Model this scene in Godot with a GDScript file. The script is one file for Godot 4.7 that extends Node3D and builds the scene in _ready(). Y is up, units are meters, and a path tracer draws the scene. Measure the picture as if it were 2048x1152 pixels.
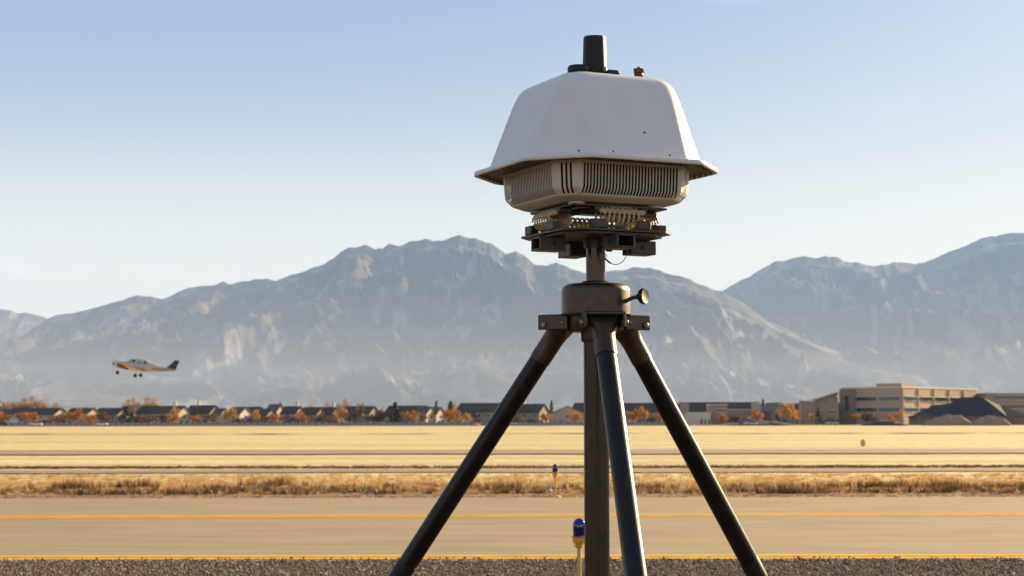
extends Node3D
# A radar sensor on a tripod beside an airfield taxiway, late autumn afternoon.

const F := 3500.0          # focal length in photograph pixels (2048 wide)
const HZ := 843.0          # row of the horizon
const EYE := 1.5
const D := 4.8             # distance of the tripod
const S := D / F           # metres per photograph pixel at the tripod
var pitch := atan((HZ - 576.0) / F)
var rng := RandomNumberGenerator.new()
var used := {}
var M := {}
var sun_dir := Vector3.ZERO

func _ready() -> void:
	rng.seed = 7
	setup_camera_and_light()
	make_materials()
	build_ground()
	build_mountains()
	build_haze()
	build_tripod()
	build_radar()
	build_taxi_lights()
	build_plane()
	build_town()
	build_fences_and_mounds()
	build_cars()
	build_gravel()
	build_grass()

# ------------------------------------------------------------------ camera, sky, sun
func setup_camera_and_light() -> void:
	var cam := Camera3D.new()
	cam.name = "camera"
	cam.position = Vector3(0, EYE, 0)
	cam.rotation = Vector3(pitch, 0, deg_to_rad(-0.07))
	cam.fov = rad_to_deg(2.0 * atan(576.0 / F))
	cam.near = 0.1
	cam.far = 90000.0
	var at := CameraAttributesPhysical.new()
	at.frustum_focal_length = 12.0 * F / 576.0
	at.frustum_near = 0.1
	at.frustum_far = 90000.0
	at.frustum_focus_distance = 4.75
	at.exposure_aperture = 13.0
	cam.attributes = at
	add_child(cam)
	cam.fov = rad_to_deg(2.0 * atan(576.0 / F))

	var az := deg_to_rad(46.0)
	var el := deg_to_rad(19.0)
	sun_dir = Vector3(sin(az) * cos(el), sin(el), -cos(az) * cos(el))
	var sun := DirectionalLight3D.new()
	sun.name = "sun"
	sun.light_energy = 1.6
	sun.light_color = Color(1.0, 0.885, 0.68)
	sun.light_angular_distance = 0.5
	sun.shadow_enabled = true
	sun.look_at_from_position(Vector3.ZERO, -sun_dir, Vector3.UP)
	add_child(sun)

	var env := Environment.new()
	env.background_mode = Environment.BG_SKY
	env.sky = Sky.new()
	var pan := PanoramaSkyMaterial.new()
	pan.panorama = sky_image()
	env.sky.sky_material = pan
	env.tonemap_mode = Environment.TONE_MAPPER_LINEAR
	env.tonemap_exposure = 3.3
	env.sdfgi_enabled = true
	env.ssao_enabled = true
	env.ssil_enabled = true
	env.fog_enabled = true
	env.fog_density = 0.000046
	env.fog_light_color = Color(0.64, 0.78, 1.0)
	env.volumetric_fog_enabled = true
	env.volumetric_fog_density = 0.0
	var we := WorldEnvironment.new()
	we.name = "environment"
	we.environment = env
	add_child(we)

func sky_image() -> ImageTexture:
	# clear late-afternoon air: radiance by height above the horizon, whiter towards the sun, and three scraps of cloud
	var w := 2048
	var h := 1024
	var stops := [[-90.0, Vector3(.30, .31, .32)], [0.0, Vector3(1.06, .93, .76)], [3.0, Vector3(.95, .86, .69)], [6.0, Vector3(.58, .56, .49)], [9.5, Vector3(.29, .325, .375)], [14.0, Vector3(.150, .215, .325)], [30.0, Vector3(.150, .200, .285)], [90.0, Vector3(.105, .14, .205)]]
	var wisps := [[35.0, 548.0, .45, .16, .05, -.5], [1600.0, 409.0, .34, .05, .05, -.85], [1478.0, 2.0, .9, .16, .04, 0.0], [1790.0, 226.0, 1.1, .2, .014, .1]]
	var data := PackedFloat32Array()
	data.resize(w * h * 4)
	var wd := []
	for c in wisps:
		wd.append([(Vector2(rad_to_deg(atan((c[0] - 1024.0) / F)), rad_to_deg(pitch + atan((576.0 - c[1]) / F)))), c[2], c[3], c[4], c[5]])
	for j in h:
		var e := 90.0 - (j + 0.5) / h * 180.0
		var k := 0
		while k < stops.size() - 2 and e > stops[k + 1][0]:
			k += 1
		var t: float = clampf((e - stops[k][0]) / (stops[k + 1][0] - stops[k][0]), 0, 1)
		var base: Vector3 = stops[k][1].lerp(stops[k + 1][1], t)
		if e > 0.0:
			base = stops[k][1].cubic_interpolate(stops[k + 1][1], stops[maxi(k - 1, 1)][1], stops[mini(k + 2, stops.size() - 1)][1], t)
		var ce := cos(deg_to_rad(e))
		var se := sin(deg_to_rad(e))
		for i in w:
			var az := wrapf((i + 0.5) / w * 360.0, -180.0, 180.0)
			var c := base * 0.64
			if e > -3.0:
				var a := deg_to_rad(az)
				var cg: float = sin(a) * ce * sun_dir.x + se * sun_dir.y - cos(a) * ce * sun_dir.z
				if cg > 0.0:
					var g := rad_to_deg(acos(minf(cg, 1.0)))
					c += Vector3(.27, .235, .17) * exp(-pow(g / 29.0, 2.0))
				if absf(az) < 20.0 and e < 15.0:
					for q in wd:
						var dx: float = az - q[0].x
						var dy: float = e - q[0].y
						var rx: float = dx * cos(q[4]) + dy * sin(q[4])
						var ry: float = -dx * sin(q[4]) + dy * cos(q[4])
						c += Vector3(1, .98, .94) * q[3] * exp(-pow(rx / q[1], 2.0) - pow(ry / q[2], 2.0))
			var o := (j * w + i) * 4
			data[o] = c.x
			data[o + 1] = c.y
			data[o + 2] = c.z
			data[o + 3] = 1.0
	var im := Image.create_from_data(w, h, false, Image.FORMAT_RGBAF, data.to_byte_array())
	return ImageTexture.create_from_image(im)

# ------------------------------------------------------------------ positions
func tan_elev(py: float) -> float:
	return tan(pitch + atan((576.0 - py) / F))

func height_at(py: float, depth := D) -> float:      # height of what shows on that row at that distance
	return EYE + depth * tan_elev(py)

func across(px: float, depth: float, py := HZ) -> float:
	var yc := (576.0 - py) / F
	return (px - 1024.0) / F * depth / (cos(pitch) - yc * sin(pitch))

func ground_depth(py: float) -> float:               # distance of the ground that shows on that row
	return -EYE / tan_elev(py)

# ------------------------------------------------------------------ nodes
func numbered(called: String) -> String:
	var n: int = used.get(called, -1) + 1
	used[called] = n
	return called if n == 0 else "%s_%03d" % [called, n]

func thing(called: String, at: Vector3, label: String, category: String, group := "") -> Node3D:
	var o := Node3D.new()
	o.name = numbered(called)
	o.position = at
	o.set_meta("label", label)
	o.set_meta("category", category)
	if group:
		o.set_meta("group", group)
	add_child(o)
	return o

func part(parent: Node, called: String, mesh: Mesh, m: Material, at := Transform3D()) -> MeshInstance3D:
	var o := MeshInstance3D.new()
	o.name = called
	o.mesh = mesh
	o.material_override = m
	o.transform = at
	o.cast_shadow = GeometryInstance3D.SHADOW_CASTING_SETTING_ON
	parent.add_child(o, true)
	return o

func setting(called: String, mesh: Mesh, m: Material, kind := "structure") -> MeshInstance3D:
	var o := part(self, numbered(called), mesh, m)
	o.set_meta("kind", kind)
	return o

func many(called: String, mesh: Mesh, m: Material, places: Array, colors: Array, label: String, category: String) -> void:
	var mm := MultiMesh.new()
	mm.transform_format = MultiMesh.TRANSFORM_3D
	mm.use_colors = true
	mm.mesh = mesh
	mm.instance_count = places.size()
	for i in places.size():
		mm.set_instance_transform(i, places[i])
		mm.set_instance_color(i, colors[i])
	var o := MultiMeshInstance3D.new()
	o.name = called
	o.multimesh = mm
	o.material_override = m
	o.set_meta("kind", "stuff")
	o.set_meta("label", label)
	o.set_meta("category", category)
	add_child(o)

# ------------------------------------------------------------------ shapes
func tool() -> SurfaceTool:
	var st := SurfaceTool.new()
	st.begin(Mesh.PRIMITIVE_TRIANGLES)
	return st

func done(st: SurfaceTool) -> ArrayMesh:
	st.generate_normals()
	return st.commit()

func quad(st: SurfaceTool, a: Vector3, b: Vector3, c: Vector3, d: Vector3) -> void:
	for v in [a, b, c, a, c, d]:
		st.add_vertex(v)

func add_box(st: SurfaceTool, c: Vector3, size: Vector3, b := Basis()) -> void:
	st.set_smooth_group(-1)
	var h := size * 0.5
	var p := []
	for k in 8:
		p.append(c + b * Vector3(h.x if k & 1 else -h.x, h.y if k & 2 else -h.y, h.z if k & 4 else -h.z))
	quad(st, p[0], p[1], p[3], p[2])
	quad(st, p[5], p[4], p[6], p[7])
	quad(st, p[4], p[0], p[2], p[6])
	quad(st, p[1], p[5], p[7], p[3])
	quad(st, p[2], p[3], p[7], p[6])
	quad(st, p[4], p[5], p[1], p[0])

func add_bevel_box(st: SurfaceTool, c: Vector3, size: Vector3, bev: float, b := Basis()) -> void:
	# a box with chamfered edges all round its sides, top and bottom
	var h := size * 0.5
	var rings := []
	for lv in [[-h.y, bev], [-h.y + bev, 0.0], [h.y - bev, 0.0], [h.y, bev]]:
		var r := PackedVector3Array()
		var x: float = h.x - lv[1]
		var z: float = h.z - lv[1]
		for q in [[x - bev, z], [x, z - bev], [x, -z + bev], [x - bev, -z], [-x + bev, -z], [-x, -z + bev], [-x, z - bev], [-x + bev, z]]:
			r.append(c + b * Vector3(q[0], lv[0], q[1]))
		rings.append(r)
	add_loft(st, rings, true, true, false)

func add_loft(st: SurfaceTool, rings: Array, cap_a := true, cap_b := true, smooth := true) -> void:
	st.set_smooth_group(1 if smooth else -1)
	for k in rings.size() - 1:
		var r0: PackedVector3Array = rings[k]
		var r1: PackedVector3Array = rings[k + 1]
		var n := r0.size()
		for i in n:
			var j := (i + 1) % n
			quad(st, r0[i], r0[j], r1[j], r1[i])
	st.set_smooth_group(-1)
	if cap_a:
		cap(st, rings[0], false)
	if cap_b:
		cap(st, rings[-1], true)

func cap(st: SurfaceTool, r: PackedVector3Array, flip: bool) -> void:
	var c := Vector3.ZERO
	for v in r:
		c += v / r.size()
	for i in r.size():
		var j := (i + 1) % r.size()
		st.add_vertex(c)
		st.add_vertex(r[i] if flip else r[j])
		st.add_vertex(r[j] if flip else r[i])

func frame_of(d: Vector3) -> Basis:                  # columns: two vectors across d, and d
	var z := d.normalized()
	var x := (Vector3.UP if absf(z.y) < 0.95 else Vector3.RIGHT).cross(z).normalized()
	return Basis(x, x.cross(z), z)

func circle(c: Vector3, b: Basis, rx: float, ry: float, n: int) -> PackedVector3Array:
	var r := PackedVector3Array()
	for i in n:
		var a := TAU * i / n
		r.append(c + b.x * cos(a) * rx + b.y * sin(a) * ry)
	return r

func add_tube(st: SurfaceTool, p: Vector3, q: Vector3, r0: float, r1: float, n := 20, capped := true) -> void:
	var b := frame_of(q - p)
	add_loft(st, [circle(p, b, r0, r0, n), circle(q, b, r1, r1, n)], capped, capped)

func add_path(st: SurfaceTool, pts: Array, r: float, n := 8) -> void:
	var rings := []
	for i in pts.size():
		var d: Vector3 = pts[mini(i + 1, pts.size() - 1)] - pts[maxi(i - 1, 0)]
		rings.append(circle(pts[i], frame_of(d), r, r, n))
	add_loft(st, rings)

func add_lathe(st: SurfaceTool, c: Vector3, b: Basis, runs: Array, n := 40) -> void:
	# each run is a list of [radius, distance along b.z]; a run is smooth, runs meet in an edge
	for k in runs.size():
		st.set_smooth_group(k + 1)
		var run: Array = runs[k]
		for s in run.size() - 1:
			var r0 := circle(c + b.z * run[s][1], b, run[s][0], run[s][0], n)
			var r1 := circle(c + b.z * run[s + 1][1], b, run[s + 1][0], run[s + 1][0], n)
			for i in n:
				var j := (i + 1) % n
				if run[s][0] < 1e-6:
					for v in [r0[i], r1[j], r1[i]]:
						st.add_vertex(v)
				elif run[s + 1][0] < 1e-6:
					for v in [r0[i], r0[j], r1[i]]:
						st.add_vertex(v)
				else:
					quad(st, r0[i], r0[j], r1[j], r1[i])

func upright() -> Basis:
	return Basis(Vector3.RIGHT, Vector3.BACK, Vector3.UP)   # lathe axis straight up

# ------------------------------------------------------------------ materials
func lin(r: float, g: float, b: float) -> Color:
	return Color(r, g, b).linear_to_srgb()

func noise_tex(sd: int, freq: float, lo: float, hi: float, size := 512, octaves := 5, tint := Vector3.ONE, kind := FastNoiseLite.TYPE_SIMPLEX_SMOOTH) -> NoiseTexture2D:
	var n := FastNoiseLite.new()
	n.seed = sd
	n.noise_type = kind
	n.frequency = freq
	n.fractal_octaves = octaves
	var t := NoiseTexture2D.new()
	t.width = size
	t.height = size
	t.seamless = true
	t.noise = n
	var g := Gradient.new()
	g.set_color(0, Color(lo, lo, lo).linear_to_srgb())
	g.set_color(1, Color(hi * tint.x, hi * tint.y, hi * tint.z).linear_to_srgb())
	t.color_ramp = g
	return t

func mat(c: Color, rough: float, metal := 0.0, tex: Texture2D = null, scale := 1.0, bump := 0.0, world := false) -> StandardMaterial3D:
	var m := StandardMaterial3D.new()
	m.albedo_color = c
	m.roughness = rough
	m.metallic = metal
	if tex:
		m.albedo_texture = tex
		m.uv1_triplanar = true
		m.uv1_world_triplanar = world
		m.uv1_scale = Vector3.ONE * scale
		if bump > 0.0:
			m.heightmap_enabled = true
			m.heightmap_texture = tex
			m.heightmap_scale = bump
	return m

func make_materials() -> void:
	var speck := noise_tex(3, 0.05, 0.80, 1.12)
	var grime := noise_tex(5, 0.012, 0.72, 1.15)
	var rough_tex := noise_tex(8, 0.02, 0.55, 1.0)
	M.radome = mat(lin(.635, .59, .57), 0.42, 0.0, noise_tex(4, 0.008, 0.93, 1.03), 2.2)
	M.radome.roughness_texture = rough_tex
	M.radome.roughness = 0.45
	M.case = mat(lin(.56, .53, .47), 0.55, 0.0, noise_tex(6, 0.015, 0.86, 1.06), 3.0)
	M.core = mat(lin(.035, .028, .024), 0.8, 0.0, speck, 6.0)
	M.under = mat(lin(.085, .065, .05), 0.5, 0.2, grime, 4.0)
	M.black = mat(lin(.075, .053, .038), 0.46, 0.65, grime, 5.0)
	M.black.roughness_texture = rough_tex
	M.plastic = mat(lin(.009, .008, .0075), 0.5, 0.0, speck, 9.0)
	M.plate = mat(lin(.052, .039, .031), 0.5, 0.3, grime, 6.0)
	M.plate.roughness_texture = rough_tex
	M.rope = mat(lin(.74, .56, .33), 0.4, 0.25, noise_tex(11, 0.09, 0.5, 1.1), 25.0)
	M.bar = mat(lin(.50, .43, .32), 0.45, 0.3, grime, 12.0)
	M.steel = mat(lin(.055, .040, .028), 0.26, 0.8, noise_tex(12, 0.02, 0.8, 1.1), 6.0)
	M.bolt = mat(lin(.24, .20, .165), 0.42, 0.7, speck, 20.0)
	M.brass = mat(lin(.15, .08, .04), 0.35, 0.85, grime, 16.0)
	M.rubber = mat(lin(.012, .012, .012), 0.75, 0.0, speck, 12.0)
	M.tube = mat(lin(.013, .010, .009), 0.34, 0.5, noise_tex(14, 0.010, 0.8, 1.15), 4.0)
	M.tube.roughness_texture = noise_tex(15, 0.015, 0.7, 1.0)
	M.column = mat(lin(.042, .030, .021), 0.36, 0.6, noise_tex(16, 0.012, 0.7, 1.15), 4.0)
	M.plastic.metallic_specular = 0.4
	M.cup = mat(lin(.72, .33, .035), 0.5, 0.0, grime, 10.0)
	M.pole = mat(lin(.62, .38, .13), 0.5, 0.0, grime, 10.0)
	M.blue = StandardMaterial3D.new()
	M.blue.albedo_color = Color(lin(.006, .005, .24), 0.25)
	M.blue.roughness = 0.08
	M.blue.refraction_enabled = true
	M.blue.refraction_scale = 0.05
	M.blue_core = mat(lin(.02, .03, .45), 0.2)
	M.paint_w = mat(lin(.40, .36, .35), 0.35)
	M.paint_o = mat(lin(.60, .27, .05), 0.35)
	M.paint_d = mat(lin(.012, .014, .022), 0.4)
	M.paint_r = mat(lin(.30, .10, .09), 0.4)
	M.glass_d = mat(lin(.02, .022, .028), 0.1)
	M.tyre = mat(lin(.015, .015, .015), 0.7)
	M.leaf = StandardMaterial3D.new()
	M.leaf.vertex_color_use_as_albedo = true
	M.leaf.roughness = 0.7
	M.leaf.backlight_enabled = true
	M.leaf.backlight = lin(.55, .30, .08)
	M.blade = StandardMaterial3D.new()
	M.blade.vertex_color_use_as_albedo = true
	M.blade.roughness = 0.75
	M.blade.backlight_enabled = true
	M.blade.backlight = lin(.6, .42, .18)
	M.bark = mat(lin(.12, .085, .06), 0.9)
	M.pane = mat(lin(.03, .035, .045), 0.12)

# ------------------------------------------------------------------ ground, taxiway, mountains, haze
func sheet(called: String, x0: float, x1: float, zn0: float, zn1: float, zf0: float, zf1: float, y: float, m: Material, thick := 0.0, rag := 0.0) -> MeshInstance3D:
	# a level strip from near distances (left, right) to far distances (left, right); the edges drop by thick
	var st := tool()
	st.set_smooth_group(-1)
	var n := 24 if rag == 0.0 else 420
	var nz := FastNoiseLite.new()
	nz.seed = int(zn0 * 7.0)
	nz.frequency = 0.09
	for i in n:
		var a := float(i) / n
		var b := float(i + 1) / n
		var p0 := Vector3(lerpf(x0, x1, a), y, -lerpf(zn0, zn1, a))
		var p1 := Vector3(lerpf(x0, x1, b), y, -lerpf(zn0, zn1, b))
		var q0 := Vector3(lerpf(x0, x1, a), y, -lerpf(zf0, zf1, a))
		var q1 := Vector3(lerpf(x0, x1, b), y, -lerpf(zf0, zf1, b))
		if rag > 0.0:
			p0.z += rag * nz.get_noise_2d(p0.x, 0.0)
			p1.z += rag * nz.get_noise_2d(p1.x, 0.0)
			q0.z += rag * nz.get_noise_2d(q0.x, 90.0)
			q1.z += rag * nz.get_noise_2d(q1.x, 90.0)
		quad(st, q0, q1, p1, p0)
		if thick > 0.0:
			var dn := Vector3(0, -thick, 0)
			quad(st, p0, p1, p1 + dn, p0 + dn)
			quad(st, q1, q0, q0 + dn, q1 + dn)
	return setting(called, done(st), m)

func ground_mat(c: Color, fine: Texture2D, fs: float, coarse: Texture2D, cs: Vector3, bump := 0.0) -> StandardMaterial3D:
	var m := mat(c, 0.95, 0.0, fine, fs, bump, true)
	m.metallic_specular = 0.25
	m.detail_enabled = true
	m.detail_blend_mode = BaseMaterial3D.BLEND_MODE_MUL
	m.detail_albedo = coarse
	m.detail_uv_layer = BaseMaterial3D.DETAIL_UV_2
	m.uv2_triplanar = true
	m.uv2_world_triplanar = true
	m.uv2_scale = cs
	return m

func build_ground() -> void:
	var fine := noise_tex(21, 0.03, 0.62, 1.12, 1024, 5)
	var patchy := noise_tex(22, 0.012, 0.60, 1.14, 1024, 4, Vector3(1.0, 0.99, 0.97))
	M.straw = ground_mat(lin(.66, .545, .285), fine, 0.03, patchy, Vector3(0.0015, 1, 0.014), 6.0)
	M.valley = ground_mat(lin(.20, .165, .11), fine, 0.01, patchy, Vector3(0.0005, 1, 0.002))
	M.asphalt = ground_mat(lin(.315, .245, .165), noise_tex(23, 0.2, 0.80, 1.10, 1024, 3), 0.9, noise_tex(24, 0.010, 0.76, 1.10, 1024, 6), Vector3(0.03, 1, 0.16), 0.3)
	M.paint = ground_mat(lin(.78, .42, .022), noise_tex(25, 0.06, 0.62, 1.2, 512, 5), 1.2, noise_tex(26, 0.02, 0.62, 1.15), Vector3(0.15, 1, 0.8))
	M.gravel_bed = ground_mat(lin(.16, .12, .095), noise_tex(27, 0.12, 0.4, 1.3, 1024, 4), 0.8, patchy, Vector3(0.3, 1, 0.5), 3.0)
	M.track = ground_mat(lin(.42, .30, .15), fine, 0.25, patchy, Vector3(0.02, 1, 0.05))
	M.weedy = ground_mat(lin(.37, .265, .155), fine, 0.5, patchy, Vector3(0.05, 1, 0.2), 5.0)

	var st := tool()
	st.set_smooth_group(-1)
	quad(st, Vector3(-26000, 0, -26000), Vector3(26000, 0, -26000), Vector3(26000, 0, 300), Vector3(-26000, 0, 300))
	setting("field", done(st), M.straw)
	sheet("valley_floor", -20000, 20000, 760, 760, 24000, 24000, 0.4, M.valley, 0.4)
	# gravel verge where the tripod stands, the taxiway, its painted lines, and the far strips
	sheet("gravel_verge", -60, 60, -25, -25, 18.7, 18.95, 0.012, M.gravel_bed)
	sheet("taxiway", -70, 70, 18.5, 19.05, 33.4, 35.2, 0.022, M.asphalt, 0.03)
	sheet("taxiway_edge_line", -70, 70, 18.72, 19.27, 18.96, 19.51, 0.027, M.paint)
	sheet("taxiway_edge_line", -70, 70, 19.05, 19.60, 19.29, 19.84, 0.027, M.paint)
	sheet("taxiway_center_line", -70, 70, 25.2, 29.4, 25.58, 29.60, 0.027, M.paint)
	sheet("taxiway_center_line", -70, 70, 25.75, 29.75, 26.10, 29.95, 0.027, M.paint)
	sheet("weedy_verge", -90, 90, 33.3, 35.1, 41.5, 42.5, 0.010, M.weedy)
	sheet("service_road", -60, 60, 50.4, 52.2, 53.4, 55.9, 0.03, M.asphalt, 0.0, 0.9)
	sheet("runway", -120, 120, 79.0, 80.0, 91.0, 92.0, 0.05, M.asphalt, 0.0, 1.6)
	sheet("dirt_track", -300, 300, 207, 212, 213, 219, 0.08, M.track, 0.0, 9.0)
	sheet("perimeter_road", -900, 900, 590, 600, 660, 660, 0.15, M.asphalt)

func profile_at(pts: Array, px: float) -> float:
	if px <= pts[0][0]:
		return pts[0][1]
	for k in pts.size() - 1:
		if px <= pts[k + 1][0]:
			var t: float = (px - pts[k][0]) / (pts[k + 1][0] - pts[k][0])
			return lerpf(pts[k][1], pts[k + 1][1], t)
	return pts[-1][1]

func mountain(called: String, pts: Array, zr: float, zf: float, sd: int, cols: int, rows: int, snow: float) -> void:
	var n1 := FastNoiseLite.new()
	n1.seed = sd
	n1.noise_type = FastNoiseLite.TYPE_SIMPLEX_SMOOTH
	n1.fractal_type = FastNoiseLite.FRACTAL_RIDGED
	n1.fractal_octaves = 5
	n1.frequency = 1.0 / 2300.0
	var n2 := FastNoiseLite.new()
	n2.seed = sd + 5
	n2.frequency = 1.0 / 620.0
	n2.fractal_type = FastNoiseLite.FRACTAL_RIDGED
	n2.fractal_octaves = 5
	var n3 := FastNoiseLite.new()
	n3.seed = sd + 9
	n3.frequency = 1.0 / 3600.0
	n3.fractal_octaves = 3
	var n4 := FastNoiseLite.new()
	n4.seed = sd + 13
	n4.frequency = 1.0 / 150.0
	n4.fractal_octaves = 4
	var xa: float = (pts[0][0] - 1024.0) / F * zr
	var xb: float = (pts[-1][0] - 1024.0) / F * zr
	var hs := PackedFloat32Array()
	var pos := PackedVector3Array()
	pos.resize(cols * rows)
	hs.resize(cols * rows)
	var crest := int(rows * 0.86)
	for i in cols:
		var x := lerpf(xa, xb, float(i) / (cols - 1))
		var zc := zr + 600.0 * n3.get_noise_2d(x, 300.0)
		var xc := x * zc / zr
		var px := 1024.0 + x * F / zr * 0.9975
		var py := profile_at(pts, px) + n4.get_noise_2d(x * 0.35, 77.0) * 4.0 + n4.get_noise_2d(x, 11.0) * 3.0
		var te := tan_elev(py)
		var rh := maxf(EYE + zc * te, 5.0)
		for j in rows:
			var s := float(j) / crest
			var z := lerpf(zf, zc, s)
			var xx := lerpf(x * 0.5 * (1.0 + zf / zr), xc, clampf(s, 0, 1))
			var h := 0.0
			if s <= 1.0:
				var wx := xx + 1100.0 * n3.get_noise_2d(xx, z)
				var wz := z + 900.0 * n3.get_noise_2d(xx + 9000.0, z)
				var env := pow(maxf(s * (1.0 - s) * 4.0, 0.0), 0.75)
				var rg := n1.get_noise_2d(wx, wz * 0.42)
				var rg2 := n2.get_noise_2d(wx, wz * 0.7)
				var g := 0.10 * s + 0.90 * pow(s, 1.75)
				h = rh * (g + env * (0.26 * rg + 0.02) + (0.05 + 0.6 * env) * 0.13 * rg2 * minf(1.0, (1.0 - s) * 9.0)) + env * 30.0 * n4.get_noise_2d(wx, wz)
				var lim := EYE + te * z * (0.97 if s < 0.97 else 1.0)
				if h > lim - 60.0 and s < 0.985:
					h = lim - 60.0 + 60.0 * (1.0 - exp(-(h - lim + 60.0) / 60.0)) * 0.8
				h = maxf(h, -3.0 if s < 0.02 else 0.5)
			else:
				h = rh * (1.0 - (s - 1.0) * 3.0)
			pos[i * rows + j] = Vector3(xx, h, -z)
	var nor := PackedVector3Array()
	nor.resize(cols * rows)
	var col := PackedColorArray()
	col.resize(cols * rows)
	for i in cols:
		for j in rows:
			var dx := pos[mini(i + 1, cols - 1) * rows + j] - pos[maxi(i - 1, 0) * rows + j]
			var dz := pos[i * rows + mini(j + 1, rows - 1)] - pos[i * rows + maxi(j - 1, 0)]
			var nn := dx.cross(dz).normalized()
			if nn.y < 0.0:
				nn = -nn
			nor[i * rows + j] = nn
			var p := pos[i * rows + j]
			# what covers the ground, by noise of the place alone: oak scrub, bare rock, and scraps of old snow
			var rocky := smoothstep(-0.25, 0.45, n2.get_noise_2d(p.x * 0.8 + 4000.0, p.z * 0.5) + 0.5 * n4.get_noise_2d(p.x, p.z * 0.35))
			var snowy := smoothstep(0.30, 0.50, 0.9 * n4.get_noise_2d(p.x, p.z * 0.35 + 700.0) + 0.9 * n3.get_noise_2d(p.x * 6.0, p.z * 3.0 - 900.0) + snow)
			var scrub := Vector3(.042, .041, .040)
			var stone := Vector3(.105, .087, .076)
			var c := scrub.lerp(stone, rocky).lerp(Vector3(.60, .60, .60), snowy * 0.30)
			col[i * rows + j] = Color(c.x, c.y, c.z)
	var idx := PackedInt32Array()
	for i in cols - 1:
		for j in rows - 1:
			var k := i * rows + j
			idx.append_array([k, k + 1, k + rows, k + 1, k + rows + 1, k + rows])
	var arr := []
	arr.resize(Mesh.ARRAY_MAX)
	arr[Mesh.ARRAY_VERTEX] = pos
	arr[Mesh.ARRAY_NORMAL] = nor
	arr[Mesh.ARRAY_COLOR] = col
	arr[Mesh.ARRAY_INDEX] = idx
	var am := ArrayMesh.new()
	am.add_surface_from_arrays(Mesh.PRIMITIVE_TRIANGLES, arr)
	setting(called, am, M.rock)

func build_mountains() -> void:
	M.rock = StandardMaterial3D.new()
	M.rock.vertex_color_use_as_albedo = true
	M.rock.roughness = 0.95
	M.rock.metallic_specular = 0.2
	var main := [[-260.0, 770.0], [-60.0, 735.0], [30.0, 680.0], [70.0, 655.0], [95.0, 637.0], [118.0, 629.0], [150.0, 625.0], [180.0, 617.0], [205.0, 608.0], [240.0, 600.0], [275.0, 592.0], [300.0, 594.0], [325.0, 597.0], [352.0, 583.0], [380.0, 573.0], [432.0, 569.0], [446.0, 562.0], [458.0, 568.0], [500.0, 561.0], [530.0, 557.0], [548.0, 560.0], [600.0, 545.0], [640.0, 530.0], [700.0, 498.0], [712.0, 496.0], [730.0, 492.0], [752.0, 502.0], [766.0, 498.0], [776.0, 488.0], [800.0, 492.0], [830.0, 482.0], [850.0, 478.0], [868.0, 482.0], [886.0, 480.0], [902.0, 473.0], [920.0, 471.0], [938.0, 477.0], [952.0, 477.0], [975.0, 485.0], [1000.0, 497.0], [1013.0, 506.0], [1030.0, 500.0], [1050.0, 510.0], [1072.0, 528.0], [1092.0, 532.0], [1112.0, 526.0], [1140.0, 538.0], [1175.0, 548.0], [1215.0, 546.0], [1240.0, 541.0], [1265.0, 535.0], [1305.0, 537.0], [1335.0, 550.0], [1375.0, 558.0], [1405.0, 572.0], [1440.0, 583.0], [1475.0, 600.0], [1530.0, 636.0], [1600.0, 672.0], [1700.0, 706.0], [1850.0, 745.0], [2100.0, 790.0]]
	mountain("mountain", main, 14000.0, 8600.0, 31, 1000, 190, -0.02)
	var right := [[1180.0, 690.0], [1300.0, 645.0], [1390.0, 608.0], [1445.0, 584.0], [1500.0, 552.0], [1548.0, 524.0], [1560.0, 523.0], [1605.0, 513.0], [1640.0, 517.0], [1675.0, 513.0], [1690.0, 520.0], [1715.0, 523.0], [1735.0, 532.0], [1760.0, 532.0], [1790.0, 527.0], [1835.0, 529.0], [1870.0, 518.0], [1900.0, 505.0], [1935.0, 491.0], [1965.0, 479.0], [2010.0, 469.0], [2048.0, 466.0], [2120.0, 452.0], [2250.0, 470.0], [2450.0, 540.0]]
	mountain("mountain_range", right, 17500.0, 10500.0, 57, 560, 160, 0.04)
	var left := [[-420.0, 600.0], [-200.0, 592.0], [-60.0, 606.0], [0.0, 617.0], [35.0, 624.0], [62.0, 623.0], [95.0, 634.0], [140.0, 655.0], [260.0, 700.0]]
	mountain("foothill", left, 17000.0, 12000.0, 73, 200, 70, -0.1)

func build_haze() -> void:
	# dust and smoke lying in the valley beyond the town
	var fog := FogVolume.new()
	fog.name = "valley_haze"
	fog.size = Vector3(30000, 330, 8200)
	fog.position = Vector3(0, 165.5, -7000)
	var fm := FogMaterial.new()
	fm.density = 0.00008
	fm.albedo = Color(0.82, 0.86, 0.95)
	fog.material = fm
	fog.set_meta("kind", "stuff")
	fog.set_meta("label", "pale haze lying in the valley below the mountains")
	fog.set_meta("category", "haze")
	add_child(fog)

# ------------------------------------------------------------------ tripod
func axis_x() -> float:
	return across(1192.5, D)

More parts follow.
